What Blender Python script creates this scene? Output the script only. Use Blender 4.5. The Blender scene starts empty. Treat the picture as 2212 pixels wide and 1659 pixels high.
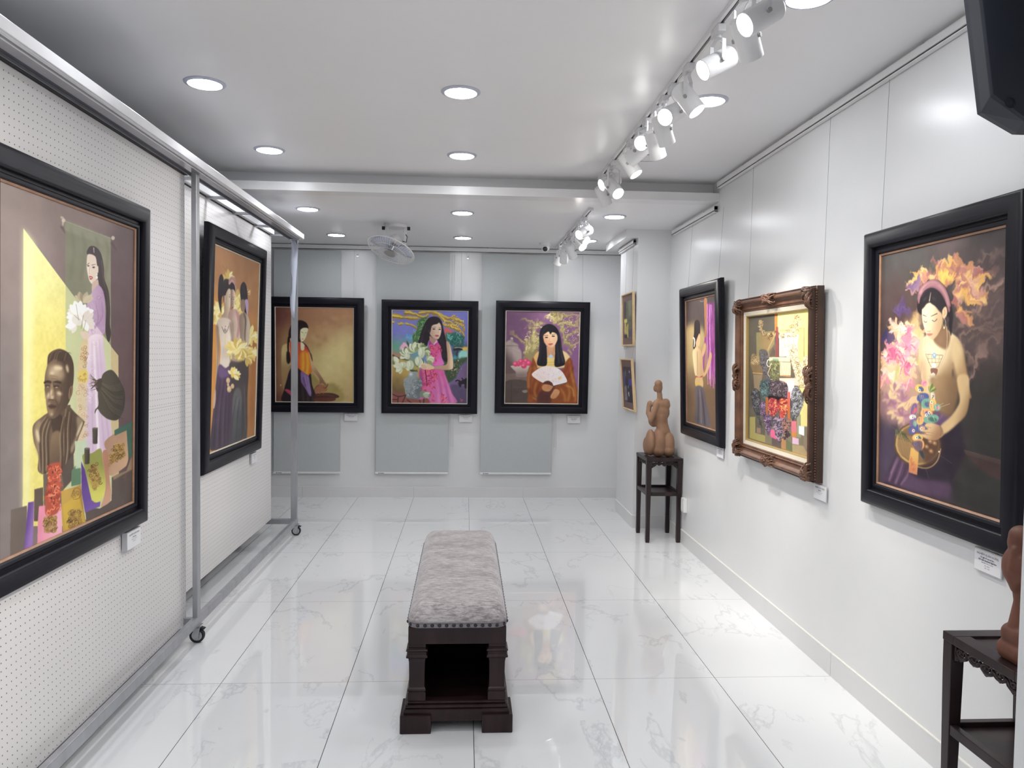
import bpy, bmesh, math, random
import numpy as np
from mathutils import Vector, Matrix
PI = math.pi
S = bpy.context.scene
COL = S.collection
random.seed(7)

# ---------------------------------------------------------------- camera
yaw, pitch, roll, foc = .061, .041, .01385, 1658.7
cyw, syw, cp, sp = math.cos(yaw), math.sin(yaw), math.cos(pitch), math.sin(pitch)
fwd = Vector((syw * cp, cyw * cp, -sp)); rgt = Vector((cyw, -syw, 0)); upv = rgt.cross(fwd)
r2 = math.cos(roll) * rgt + math.sin(roll) * upv
u2 = -math.sin(roll) * rgt + math.cos(roll) * upv
cam = bpy.data.cameras.new('camera'); camo = bpy.data.objects.new('camera', cam); COL.objects.link(camo)
cam.sensor_width = 36.0; cam.sensor_fit = 'HORIZONTAL'; cam.lens = foc / 2212 * 36.0
cam.clip_start = .05; cam.clip_end = 100
M3 = Matrix((r2, u2, -fwd)).transposed()
camo.matrix_world = Matrix.Translation((-.0521, 0, 1.5983)) @ M3.to_4x4()
S.camera = camo

# ---------------------------------------------------------------- world and exposure
wd = bpy.data.worlds.new('world'); S.world = wd; wd.use_nodes = True
wd.node_tree.nodes['Background'].inputs[0].default_value = (.72, .80, 1, 1)
wd.node_tree.nodes['Background'].inputs[1].default_value = .35
S.view_settings.view_transform = 'Standard'; S.view_settings.look = 'None'
S.view_settings.exposure = EXPOSURE = .13; S.view_settings.gamma = 1; S.view_settings.use_curve_mapping = False
DOWNLIGHT = 66.0        # radiance of the ceiling discs
SPOT_W = 41.0           # watts of each track lamp
LAMP_DISC = 14.0        # radiance of the track lamps' lenses

# ---------------------------------------------------------------- materials
def mat(name, col, rough=.5, metal=0, spec=.5, coat=0, emit=None, es=0):
    m = bpy.data.materials.new(name); m.use_nodes = True
    b = m.node_tree.nodes['Principled BSDF']
    b.inputs['Base Color'].default_value = (*col, 1); b.inputs['Roughness'].default_value = rough
    b.inputs['Metallic'].default_value = metal; b.inputs['Specular IOR Level'].default_value = spec
    b.inputs['Coat Weight'].default_value = coat
    if emit: b.inputs['Emission Color'].default_value = (*emit, 1); b.inputs['Emission Strength'].default_value = es
    return m
def N(m, t, **kw):
    n = m.node_tree.nodes.new(t)
    for k, v in kw.items(): setattr(n, k, v)
    return n
def L(m, a, b): m.node_tree.links.new(a, b)
def bsdf(m): return m.node_tree.nodes['Principled BSDF']
def math_(m, op, a, b=None, c=None):
    n = N(m, 'ShaderNodeMath', operation=op)
    for i, v in enumerate((a, b, c)):
        if v is None: continue
        if isinstance(v, (int, float)): n.inputs[i].default_value = v
        else: L(m, v, n.inputs[i])
    return n.outputs[0]
def noise(m, vec, scale, detail=4, rough=.55, dist=0):
    n = N(m, 'ShaderNodeTexNoise'); n.inputs['Scale'].default_value = scale
    n.inputs['Detail'].default_value = detail; n.inputs['Roughness'].default_value = rough
    n.inputs['Distortion'].default_value = dist
    if vec is not None: L(m, vec, n.inputs['Vector'])
    return n
def ramp(m, fac, stops):
    r = N(m, 'ShaderNodeValToRGB'); L(m, fac, r.inputs[0]); e = r.color_ramp.elements
    while len(e) < len(stops): e.new(.5)
    for x, (p, c) in zip(e, stops): x.position = p; x.color = (*c, 1) if len(c) == 3 else c
    return r.outputs[0]
def bump(m, h, strength=.1, dist=.002):
    b = N(m, 'ShaderNodeBump'); b.inputs['Strength'].default_value = strength; b.inputs['Distance'].default_value = dist
    L(m, h, b.inputs['Height']); L(m, b.outputs[0], bsdf(m).inputs['Normal'])
def objco(m, scale=None):
    t = N(m, 'ShaderNodeTexCoord').outputs['Object']
    if scale:
        mp = N(m, 'ShaderNodeMapping'); mp.inputs['Scale'].default_value = scale; L(m, t, mp.inputs[0]); t = mp.outputs[0]
    return t
def varied(name, c1, c2, scale, rough, stretch=None, metal=0, spec=.5, bmp=0, detail=5, coat=0):
    m = mat(name, c1, rough, metal, spec, coat)
    n = noise(m, objco(m, stretch), scale, detail)
    L(m, ramp(m, n.outputs[0], [(.3, c1), (.7, c2)]), bsdf(m).inputs['Base Color'])
    if bmp: bump(m, n.outputs[0], bmp)
    return m

M = {}
M['wall'] = varied('satin_wall_paint', (.80, .81, .82), (.83, .835, .84), 3, .27, bmp=.02)
M['ceiling'] = varied('ceiling_paint', (.90, .90, .91), (.92, .92, .93), 2, .36, bmp=.01)
M['fascia'] = varied('upper_fascia_paint', (.60, .60, .63), (.63, .63, .66), 2, .5)
M['wall_dark'] = varied('ceiling_tint_slate', (.035, .05, .11), (.04, .06, .13), 2, .6)  # for the unseen left wall; dark blue picked to darken and tint the ceiling
M['skirting'] = varied('skirting_tile', (.74, .74, .75), (.80, .80, .80), 1.5, .18)
M['skirt_top'] = mat('skirting_top_edge', (.86, .85, .80), .3)
M['white'] = varied('white_enamel', (.82, .82, .83), (.86, .86, .86), 8, .3)
M['white_plastic'] = varied('white_plastic', (.74, .74, .76), (.78, .78, .8), 9, .4)
M['slot'] = mat('dark_slot', (.015, .015, .02), .6)
M['steel'] = varied('galvanised_steel', (.36, .37, .39), (.46, .47, .50), 14, .36, (1, 1, .3), metal=.6)
M['alu'] = varied('bright_aluminium', (.78, .78, .81), (.86, .86, .88), 6, .28, metal=.25)
M['alu_grey'] = varied('grey_aluminium', (.34, .34, .37), (.42, .42, .45), 6, .3, metal=.6)
M['black_frame'] = varied('black_lacquer', (.009, .009, .014), (.012, .012, .018), 5, .36, spec=.20)
M['plum'] = mat('dark_track_channel', (.06, .065, .085), .5)
M['holder'] = mat('frosted_card_holder', (.62, .62, .66), .35)
M['rim'] = mat('downlight_rim', (.55, .58, .68), .35)
M['black_bead'] = mat('black_inner_bead', (.012, .013, .017), .25)
M['gold_lip'] = varied('copper_gilt', (.34, .19, .12), (.44, .26, .17), 20, .4, metal=.2)
M['pale_lip'] = varied('pale_gilt', (.62, .54, .42), (.70, .62, .50), 20, .4)
M['rubber'] = mat('black_rubber', (.02, .022, .026), .6)
M['chrome'] = mat('dull_chrome', (.6, .6, .62), .3, .9)
M['darkwood'] = varied('dark_rosewood', (.016, .007, .008), (.036, .017, .018), 12, .26, (1, 1, .12), spec=.32, bmp=.05)
M['standwood'] = varied('blackened_rosewood', (.014, .008, .010), (.038, .021, .022), 14, .32, (1, 1, .15), spec=.35, bmp=.05)
M['blind'] = varied('grey_blind_fabric', (.53, .56, .565), (.55, .58, .585), 60, .7, bmp=.02)
M['paper'] = mat('white_card', (.93, .93, .95), .4)
M['ink'] = mat('grey_ink', (.12, .12, .18), .6)
M['char'] = varied('charcoal_plastic', (.028, .033, .048), (.036, .042, .060), 4, .45)
M['char_dark'] = mat('darker_plastic_trim', (.012, .014, .02), .45)
M['clear_blue'] = mat('smoky_blue_plastic', (.58, .63, .74), .25)
M['grey_plastic'] = mat('grey_plastic', (.36, .36, .34), .4)
M['lens'] = mat('glass_lens', (.01, .01, .012), .1)
M['wire'] = mat('hanging_wire_steel', (.30, .31, .33), .4, .6)
M['linen'] = varied('cream_linen_liner', (.58, .52, .41), (.66, .60, .50), 120, .8, bmp=.05)
M['gilt'] = mat('gold_fillet', (.62, .44, .18), .35, .6)
M['lightgold'] = varied('light_wood_gilt', (.72, .52, .28), (.82, .62, .36), 20, .4)
M['mauvemat'] = mat('mauve_brown_mount', (.20, .13, .12), .6)
M['downlight'] = mat('downlight_diffuser', (.9, .9, .9), .5, emit=(.945, .965, 1.0), es=DOWNLIGHT)
M['lamp_disc'] = mat('track_lamp_lens', (.9, .9, .9), .5, emit=(1.0, .97, .90), es=LAMP_DISC)

# perforated pegboard: white panel, dark holes on a one-inch grid (y, z of the object)
m = M['peg'] = mat('perforated_white_panel', (.82, .80, .80), .45)
o = objco(m); sx = N(m, 'ShaderNodeSeparateXYZ'); L(m, o, sx.inputs[0])
P_ = .0279
fy = math_(m, 'SUBTRACT', math_(m, 'FRACT', math_(m, 'DIVIDE', sx.outputs[1], P_)), .5)
fz = math_(m, 'SUBTRACT', math_(m, 'FRACT', math_(m, 'DIVIDE', sx.outputs[2], P_)), .5)
d = math_(m, 'SQRT', math_(m, 'ADD', math_(m, 'MULTIPLY', fy, fy), math_(m, 'MULTIPLY', fz, fz)))
hole = math_(m, 'LESS_THAN', d, .088)
seam = math_(m, 'LESS_THAN', math_(m, 'ABSOLUTE', math_(m, 'SUBTRACT', sx.outputs[2], 1.20)), .0012)
f = math_(m, 'MAXIMUM', hole, math_(m, 'MULTIPLY', seam, .35))
mx = N(m, 'ShaderNodeMix', data_type='RGBA'); L(m, f, mx.inputs[0])
mx.inputs[6].default_value = (.82, .80, .80, 1); mx.inputs[7].default_value = (.05, .045, .05, 1)
L(m, mx.outputs[2], bsdf(m).inputs['Base Color'])

# polished marble-look floor tile, 0.6 x 1.2 m with thin dark joints
m = M['floor'] = mat('polished_marble_tile', (.8, .8, .82), .006, spec=.85)
o = objco(m); sx = N(m, 'ShaderNodeSeparateXYZ'); L(m, o, sx.inputs[0])
tx = math_(m, 'DIVIDE', sx.outputs[0], .6); ty = math_(m, 'DIVIDE', math_(m, 'SUBTRACT', sx.outputs[1], 3.6807), 1.2)
def edge(v, size):
    fr = math_(m, 'FRACT', v); return math_(m, 'MULTIPLY', math_(m, 'MINIMUM', fr, math_(m, 'SUBTRACT', 1.0, fr)), size)
ex, ey = edge(tx, .6), edge(ty, 1.2)
gx = math_(m, 'LESS_THAN', ex, .0015); gy = math_(m, 'LESS_THAN', ey, .0012)
cell = N(m, 'ShaderNodeCombineXYZ'); L(m, math_(m, 'FLOOR', tx), cell.inputs[0]); L(m, math_(m, 'FLOOR', ty), cell.inputs[1])
wn = N(m, 'ShaderNodeTexWhiteNoise'); L(m, cell.outputs[0], wn.inputs[0])
va = N(m, 'ShaderNodeVectorMath', operation='MULTIPLY_ADD'); L(m, wn.outputs['Color'], va.inputs[0])
va.inputs[1].default_value = (30, 30, 30); L(m, o, va.inputs[2])
mp = N(m, 'ShaderNodeMapping'); mp.inputs['Rotation'].default_value = (0, 0, .75); mp.inputs['Scale'].default_value = (1.5, .8, 1)
L(m, va.outputs[0], mp.inputs[0])
n1 = noise(m, mp.outputs[0], .95, 7, .56, .35)
v1 = math_(m, 'SUBTRACT', 1.0, math_(m, 'MINIMUM', 1.0, math_(m, 'MULTIPLY', math_(m, 'ABSOLUTE', math_(m, 'SUBTRACT', n1.outputs[0], .5)), 95)))
n2 = noise(m, va.outputs[0], 2.2, 2)
msk = math_(m, 'MULTIPLY', v1, math_(m, 'GREATER_THAN', n2.outputs[0], .46))
n3 = noise(m, mp.outputs[0], 1.5, 8, .58, .3)
v3 = math_(m, 'SUBTRACT', 1.0, math_(m, 'MINIMUM', 1.0, math_(m, 'MULTIPLY', math_(m, 'ABSOLUTE', math_(m, 'SUBTRACT', n3.outputs[0], .47)), 120)))
vein = math_(m, 'ADD', math_(m, 'MULTIPLY', msk, .42), math_(m, 'MULTIPLY', math_(m, 'MULTIPLY', v3, math_(m, 'GREATER_THAN', n2.outputs[0], .52)), .28))
mx = N(m, 'ShaderNodeMix', data_type='RGBA'); L(m, vein, mx.inputs[0])
mx.inputs[6].default_value = (.87, .885, .90, 1); mx.inputs[7].default_value = (.54, .56, .59, 1)
g = N(m, 'ShaderNodeMix', data_type='RGBA'); L(m, math_(m, 'MAXIMUM', gx, math_(m, 'MULTIPLY', gy, .7)), g.inputs[0])
L(m, mx.outputs[2], g.inputs[6]); g.inputs[7].default_value = (.06, .06, .08, 1)
L(m, g.outputs[2], bsdf(m).inputs['Base Color'])

# mottled crushed velvet of the bench
m = M['velvet'] = mat('crushed_velvet', (.4, .37, .38), .85)
o = objco(m, (.30, 1, 1))
na = noise(m, o, 95, 8, .78, .3); nb = noise(m, objco(m, (.6, 1, 1)), 9, 5)
mixf = math_(m, 'ADD', math_(m, 'MULTIPLY', na.outputs[0], .75), math_(m, 'MULTIPLY', nb.outputs[0], .25))
L(m, ramp(m, mixf, [(.40, (.22, .185, .19)), (.49, (.40, .36, .365)), (.58, (.60, .56, .565))]), bsdf(m).inputs['Base Color'])
bsdf(m).inputs['Sheen Weight'].default_value = .5
bump(m, na.outputs[0], .12, .0015)
M['trim'] = varied('grey_fabric_trim', (.20, .19, .21), (.30, .29, .31), 60, .9)
M['nail'] = mat('dark_bronze_nail', (.06, .05, .05), .3, .8)
M['statue'] = varied('carved_pale_wood', (.27, .145, .085), (.38, .22, .135), 9, .62, (1, 1, .5), bmp=.25)
M['statue2'] = varied('carved_red_brown_wood', (.10, .032, .018), (.18, .066, .034), 9, .6, (1, 1, .5), bmp=.25)
M['carved'] = varied('carved_walnut_frame', (.085, .036, .020), (.17, .080, .045), 16, .42, bmp=.15)
M['carved_dark'] = varied('carved_walnut_side', (.045, .022, .014), (.07, .034, .022), 10, .5, bmp=.1)

# ---------------------------------------------------------------- mesh helpers
class B:
    """collects geometry; b.obj() links it as one mesh object"""
    def __init__(s): s.bm = bmesh.new()
    def box(s, x0, x1, y0, y1, z0, z1, mt=None):
        v = [s.bm.verts.new(c) for c in ((x0,y0,z0),(x1,y0,z0),(x1,y1,z0),(x0,y1,z0),(x0,y0,z1),(x1,y0,z1),(x1,y1,z1),(x0,y1,z1))]
        if mt: 
            for q in v: q.co = mt @ q.co
        for f in ((3,2,1,0),(4,5,6,7),(0,1,5,4),(1,2,6,5),(2,3,7,6),(3,0,4,7)): s.bm.faces.new([v[i] for i in f])
        return s
    def rings(s, rings, cap=True, closed=True):
        vs = [[s.bm.verts.new(c) for c in r] for r in rings]; n = len(vs[0])
        for a, b in zip(vs, vs[1:]):
            for i in range(n if closed else n - 1):
                j = (i + 1) % n; s.bm.faces.new((a[i], a[j], b[j], b[i]))
        if cap:
            s.bm.faces.new(vs[0][::-1]); s.bm.faces.new(vs[-1])
        return s
    def cyl(s, p0, p1, r0, r1=None, n=20, cap=True):
        r1 = r0 if r1 is None else r1; p0, p1 = Vector(p0), Vector(p1); a = (p1 - p0).normalized()
        u = a.orthogonal().normalized(); w = a.cross(u)
        return s.rings([[p + (u * math.cos(t) + w * math.sin(t)) * r for t in [2*PI*i/n for i in range(n)]] for p, r in ((p0, r0), (p1, r1))], cap)
    def lathe(s, prof, org=(0,0,0), axis=(0,0,1), n=28, cap=True):
        a = Vector(axis).normalized(); u = a.orthogonal().normalized(); w = a.cross(u); org = Vector(org)
        return s.rings([[org + a * h + (u * math.cos(t) + w * math.sin(t)) * max(r, 1e-5) for t in [2*PI*i/n for i in range(n)]] for r, h in prof], cap)
    def tube(s, pts, r, n=8, cap=True, closed=False):
        pts = [Vector(p) for p in pts]; k = len(pts); rr = r if isinstance(r, (list, tuple)) else [r] * k
        rings = []; u = None
        for i, p in enumerate(pts):
            a = pts[(i + 1) % k] - pts[i - 1] if closed else pts[min(i + 1, k - 1)] - pts[max(i - 1, 0)]
            if a.length < 1e-9: a = Vector((0, 0, 1))
            a.normalize()
            u = a.orthogonal().normalized() if u is None else (u - a * u.dot(a)).normalized()
            w = a.cross(u)
            rings.append([p + (u * math.cos(t) + w * math.sin(t)) * rr[i] for t in [2*PI*j/n for j in range(n)]])
        if closed: rings.append(rings[0]); cap = False
        return s.rings(rings, cap)
    def prism(s, pts, off):
        off = Vector(off); pts = [Vector(p) for p in pts]
        return s.rings([pts, [p + off for p in pts]], True)
    def sphere(s, c, r, n=14, m=10, mt=None):
        c = Vector(c); rx = r if isinstance(r, (tuple, list)) else (r, r, r); R = mt or Matrix.Identity(3)
        rings = [[c + R @ Vector((rx[0]*math.sin(PI*i/m)*math.cos(2*PI*j/n), rx[1]*math.sin(PI*i/m)*math.sin(2*PI*j/n), rx[2]*math.cos(PI*i/m))) for j in range(n)] for i in range(1, m)]
        vs = [[s.bm.verts.new(q) for q in r_] for r_ in rings]
        for a, b in zip(vs, vs[1:]):
            for i in range(n): j = (i+1) % n; s.bm.faces.new((a[i], b[i], b[j], a[j]))
        t = s.bm.verts.new(c + R @ Vector((0,0,rx[2]))); d = s.bm.verts.new(c - R @ Vector((0,0,rx[2])))
        for i in range(n): j = (i+1) % n; s.bm.faces.new((t, vs[0][i], vs[0][j])); s.bm.faces.new((d, vs[-1][j], vs[-1][i]))
        return s
    def obj(s, name, material, parent=None, smooth=None, bevel=0):
        me = bpy.data.meshes.new(name); bmesh.ops.recalc_face_normals(s.bm, faces=s.bm.faces); s.bm.to_mesh(me); s.bm.free()
        o = bpy.data.objects.new(name, me); COL.objects.link(o); me.materials.append(material)
        if parent: o.parent = parent
        if smooth:
            for p in me.polygons: p.use_smooth = True
            if smooth != True:
                me.set_sharp_from_angle(angle=math.radians(smooth))
        if bevel:
            b = o.modifiers.new('bevel', 'BEVEL'); b.width = bevel; b.segments = 2; b.limit_method = 'ANGLE'; b.angle_limit = math.radians(40)
        return o
def thing(name, label, cat, loc=(0,0,0), rot=(0,0,0), group=None):
    o = bpy.data.objects.new(name, None); COL.objects.link(o); o.empty_display_size = .05
    o.location = loc; o.rotation_euler = rot; return tag(o, label, cat, group)
def tag(o, label, cat, group=None):
    o['label'] = label; o['category'] = cat
    if group: o['group'] = group
    return o
def struct(o): o['kind'] = 'structure'; return o
def copy_tree(src, parent=None):
    c = src.copy(); COL.objects.link(c); c.parent = parent
    for ch in [x for x in bpy.data.objects if x.parent == src]: copy_tree(ch, c)
    return c
def text(body, size, loc, parent, material, name='lettering', rot=(PI/2, 0, 0), bold=0):
    cu = bpy.data.curves.new(name, 'FONT'); cu.body = body; cu.size = size; cu.align_x = 'CENTER'; cu.align_y = 'CENTER'
    cu.offset = bold; cu.resolution_u = 2
    t = bpy.data.objects.new(name + '_curve', cu); COL.objects.link(t)
    dg = bpy.context.evaluated_depsgraph_get(); me = bpy.data.meshes.new_from_object(t.evaluated_get(dg))
    bpy.data.objects.remove(t); bpy.data.curves.remove(cu)
    me.materials.clear(); me.materials.append(material); me.name = name
    o = bpy.data.objects.new(name, me); COL.objects.link(o); o.parent = parent; o.location = loc; o.rotation_euler = rot
    return o

# ================================================================ THE ROOM
XR, XL, YB, YF = 1.8, -3.3, 8.4, -2.6
ZF, ZM, ZK = 2.885, 2.79, 2.73          # front ceiling, step, back ceiling
struct(B().box(XL, XR, YF, YB, -.08, 0).obj('floor', M['floor']))
struct(B().box(XR, XR + .15, YF, YB + .15, 0, 3.05).obj('wall_right', M['wall']))
struct(B().box(XL, XR, YB, YB + .15, 0, 3.05).obj('wall_back', M['wall']))
struct(B().box(XL - .15, XL, YF, YB + .15, 0, 3.05).obj('wall_left', M['wall_dark']))
struct(B().box(XL, XR, YF - .15, YF, 0, 3.05).obj('wall_rear', M['wall']))
struct(B().box(XL, XR, YF, 5.75, ZF, 3.05).obj('ceiling', M['ceiling']))
struct(B().box(XL, XR, 5.75, YB, ZK, 3.05).obj('ceiling_back', M['ceiling']))
struct(B().box(XL, XR, 5.60, 5.75, ZK, ZM).obj('trim_1', M['white']))
struct(B().box(1.50, XR, 6.93, 7.70, 0, ZK).obj('wall_column', M['wall']))
struct(B().box(1.386, 1.50, 6.93, 7.92, 2.654, ZK).obj('trim_2', M['wall']))
struct(B().box(1.090, XR, .9, 1.49, 0, ZF).obj('wall_pier', M['wall']))
def skirting(name, x0, x1, y0, y1, h=.115):
    o = struct(B().box(x0, x1, y0, y1, 0, h).obj(name, M['skirting']))
    t = B().box(x0, x1, y0, y1, h, h + .004).obj('top_edge', M['skirt_top'], o)
    return o
for i, (a, b) in enumerate(((-2.4, -1.8), (-1.8, -.6), (-.6, .6), (.6, XR - .012))):
    skirting('baseboard_back' if i == 0 else 'baseboard_back_%d' % (i + 1), a + .0008, b - .0008, YB - .010, YB)
skirting('baseboard_right', XR - .010, XR, 1.49, 3.679)
skirting('baseboard_right_2', XR - .010, XR, 3.682, 6.93)
skirting('baseboard_column', 1.49, XR, 6.92, 6.93)
skirting('baseboard_column_2', 1.49, 1.50, 6.93, 7.71)
# ================================================================ CEILING FITTINGS
def downlight(x, y, z, label):
    t = thing('downlight', label, 'ceiling light', (x, y, z), group='round recessed downlights in the ceiling')
    B().lathe([(.098, 0), (.098, -.003), (.090, -.008), (.080, -.009), (.078, -.004)], cap=False).obj('rim', M['rim'], t, smooth=40)
    B().lathe([(.0, -.013), (.045, -.012), (.078, -.0045)], cap=False).obj('diffuser', M['downlight'], t)
    return t
rowname = {-1.33: 'left', -.09: 'middle', 1.16: 'right'}
for y, z, rw in ((2.73, ZF, 'nearest row, at the top of the picture'), (3.87, ZF, 'second row'), (5.10, ZF, 'row just before the ceiling step'),
                 (6.31, ZK, 'front row of the lower rear ceiling'), (7.68, ZK, 'row nearest the far wall')):
    for x in (-1.33, -.09, 1.16):
        if y == 5.10 and x == 1.16: continue
        if y == 2.73 and x != 1.16: 
            pass
        downlight(x, y, z, 'round lit downlight, %s of its row: %s' % (rowname[x], rw))
for y in (1.5, .2, -1.1):
    for x in (-1.33, -.09, 1.16):
        if x > 1 and y == 1.5: continue
        downlight(x, y, ZF, 'round lit downlight in the front ceiling behind the viewpoint')
t = thing('blanking_plate', 'round unlit white cover plate on the ceiling between downlights, beside the lamp track', 'cover plate', (1.13, 5.026, ZF))
B().lathe([(.0, -.002), (.082, -.002), (.084, 0)], cap=False).obj('disc', M['ceiling'], t, smooth=30)
B().tube([(.086*math.cos(a), .086*math.sin(a), -.002) for a in [2*PI*i/40 for i in range(40)]], .0022, 6, closed=True).obj('ring', M['alu_grey'], t, smooth=True)

# track lamps ----------------------------------------------------------
def track(y0, y1, z, label):
    t = thing('lamp_track', label, 'lighting track', (.91, y0, z))
    b = B(); ln = y1 - y0
    b.box(-.018, -.006, 0, ln, -.020, 0); b.box(.006, .018, 0, ln, -.020, 0); b.box(-.006, .006, 0, ln, -.006, 0)
    b.obj('rail', M['white'], t)
    B().box(-.0058, .0058, 0.01, ln - .01, -.008, -.0062).obj('slot', M['slot'], t)
    for yy in (-.012, ln):
        B().box(-.019, .019, yy, yy + .012, -.021, 0).obj('end_cap', M['white_plastic'], t, bevel=.002)
    return t
track(1.2, 5.58, ZF, 'long white lighting track on the front ceiling, right of centre')
track(5.98, 8.18, ZK, 'shorter white lighting track on the lower rear ceiling near the far wall')
LAMPS = [  # y, centre height below ceiling, direction, what it does
 (2.529, .165, (-.83, -.17, -.53), 'white spotlight closest to the viewer, lens turned left'),
 (2.66, .185, (.45, .45, -.77), 'white spotlight hanging second from the viewer, turned away to the right wall'),
 (2.972, .155, (-.85, -.17, -.49), 'white cylindrical spotlight with a bright oval lens facing left, near the picture top'),
 (3.370, .165, (.50, -.30, -.81), 'grey-shaded spotlight whose lens overlaps the lit downlight'),
 (3.620, .150, (-.66, -.60, -.45), 'spotlight with a round bright lens, fourth lens from the front of the track'),
 (3.790, .180, (.42, .42, -.80), 'spotlight tipped down and away, under the fourth bright lens'),
 (4.150, .135, (-.56, -.74, -.38), 'spotlight with the almost round bright lens in mid track'),
 (3.950, .205, (.40, .45, -.80), 'brightly lit white spotlight body tilted down to the right in mid track'),
 (4.330, .150, (-.62, .55, -.56), 'spotlight turned away to the left beside the round cover plate'),
 (4.560, .165, (.48, -.28, -.83), 'spotlight pointing down to the right with a thin bright lens edge'),
 (5.190, .125, (-.88, -.26, -.40), 'spotlight near the far end of the track, thin lens facing left'),
 (5.060, .195, (.30, -.70, -.65), 'spotlight near the far end of the track, lens facing the room'),
 (5.450, .165, (.45, .35, -.82), 'last spotlight of the front track, turned down toward the ceiling step'),
 (6.284, .140, (-.72, -.55, -.42), 'front spotlight of the rear track, round lens facing the room'),
 (6.62, .175, (.45, -.62, -.64), 'rear-track spotlight with glowing lens turned right, lower of two'),
 (6.46, .150, (.50, -.58, -.64), 'rear-track spotlight with glowing lens turned right, upper of two'),
 (7.20, .130, (-.75, .30, -.59), 'rear-track spotlight with its rim facing left'),
 (7.10, .185, (.40, .55, -.73), 'rear-track spotlight tilted down and away with a white bracket edge'),
 (7.60, .170, (.05, .62, -.78), 'rear-track spotlight hanging lowest near the far wall'),
 (7.95, .150, (-.35, .40, -.85), 'hindmost spotlight of the rear track, half hidden by the others'),
]
spots = {}
def lamp(y, dz, dr, label):
    z = ZF if y < 5.7 else ZK; dr = Vector(dr).normalized()
    t = thing('track_spotlight', label, 'spotlight', (.91, y, z - .020), group='white cylindrical spotlights on the two ceiling tracks')
    B().box(-.016, .016, -.045, .045, -.030, 0).obj('adaptor', M['white_plastic'], t, bevel=.003)
    c = Vector((0, 0, -dz + .020)); side = dr.cross(Vector((0, 0, 1))).normalized()
    R = .042
    top = Vector((0, 0, -.030))
    b = B(); b.cyl(top + Vector((0,0,.004)), top - Vector((0,0,.014)), .012, n=14)
    for sg in (-1, 1):
        e = c + side * sg * (R + .004); k = Vector((0, 0, -.044)) + side * sg * .018; k2 = Vector((0,0,-.058)) + side*sg*(R+.004)
        pts = [top - Vector((0,0,.010)), k, k2, (k2 + e)/2, e]
        rings = []
        wv = Vector((0,0,1)).cross(side).normalized() * .008
        for p_ in pts: rings.append([p_ - wv - side*.0012, p_ + wv - side*.0012, p_ + wv + side*.0012, p_ - wv + side*.0012])
        b.rings(rings)
    b.obj('bracket', M['white_plastic'], t, bevel=.001)
    for sg in (-1, 1):
        B().cyl(c + side*sg*R, c + side*sg*(R + .010), .008, n=12).obj('screw', M['grey_plastic'], t, smooth=40)
    bk, fr = c - dr * .072, c + dr * .072
    b = B(); b.lathe([(.030, 0), (.038, .003), (R, .010), (R, .144), (R - .004, .144), (R - .004, .138)], bk, dr, 32, False)
    b.lathe([(0, 0), (.030, 0)], bk, dr, 32, False)
    b.obj('housing', M['white'], t, smooth=40)
    B().lathe([(0, .138), (R - .004, .138)], bk, dr, 32, False).obj('lens', M['lamp_disc'], t)
    pts = [top + side*.014, top + side*.03 - Vector((0,0,.03)) - dr*.03, bk - dr*.02 + side*.012 + Vector((0,0,.02)), bk + side*.006]
    P4 = []
    for i in range(13):
        u = i/12; w = [(1-u)**3, 3*u*(1-u)**2, 3*u*u*(1-u), u**3]; P4.append(sum((p*k for p, k in zip(pts, w)), Vector()))
    B().tube(P4, .0022, 6).obj('cable', M['white_plastic'], t, smooth=True)
    ld = bpy.data.lights.new('beam', 'SPOT'); ld.energy = SPOT_W; ld.color = (1, .955, .88); ld.spot_size = math.radians(58); ld.spot_blend = .75; ld.shadow_soft_size = .03
    lo = bpy.data.objects.new('beam', ld); COL.objects.link(lo); lo.parent = t
    ld.energy = SPOT_W * (.22 if y > 6.8 else .8 if y > 5.9 else 1)
    lo.location = fr + dr * .012; lo.rotation_euler = dr.to_track_quat('-Z', 'Y').to_euler()
    return t
for a in LAMPS: lamp(*a)

# ceiling fan ------------------------------------------------------------
t = thing('ceiling_fan', 'small caged orbit fan on the rear ceiling above the pink dress painting', 'fan', (-.685, 7.0, ZK))
B().lathe([(0, 0), (.105, 0), (.108, -.012), (.100, -.030), (.0, -.032)], n=36, cap=False).obj('ceiling_plate', M['white'], t, smooth=40)
for sg in (-1, 1):
    B().cyl((sg*.100, -.02, -.035), (sg*.125, -.02, -.035), .016, n=16).obj('end_plug', M['rubber'], t, smooth=40)
b = B()
for sg in (-1, 1):
    b.prism([(sg*.095, -.035, -.02), (sg*.072, -.035, -.02), (sg*.066, -.035, -.17), (sg*.082, -.035, -.185), (sg*.090, -.035, -.17)], (0, .045, 0))
b.obj('yoke', M['white'], t, bevel=.004)
nrm = Vector((-.30, -.37, -.88)).normalized()
fc = Vector((-.040, -.06, -.235))   # centre of the cage relative to the root
B().lathe([(0, -.155), (.035, -.15), (.052, -.125), (.056, -.08), (.050, -.055), (.0, -.052)], fc, nrm, 24, False).obj('motor', M['white'], t, smooth=40)
u = nrm.orthogonal().normalized(); w = nrm.cross(u)
b = B(); RF = .215
prof_f = [(.05, .040), (.10, .042), (.16, .034), (.20, .018), (RF, 0)]
prof_b = [(.06, -.052), (.12, -.050), (.17, -.036), (.20, -.018), (RF, 0)]
def fp(r, h, a): return fc + nrm * h + (u * math.cos(a) + w * math.sin(a)) * r
cg = B()
cg.tube([fp(RF, 0, 2*PI*i/60) for i in range(60)], .0045, 6, closed=True)
for prof in (prof_f, prof_b):
    for k in range(56): cg.tube([fp(r, h, 2*PI*k/56) for r, h in prof], .0014, 4)
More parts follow.
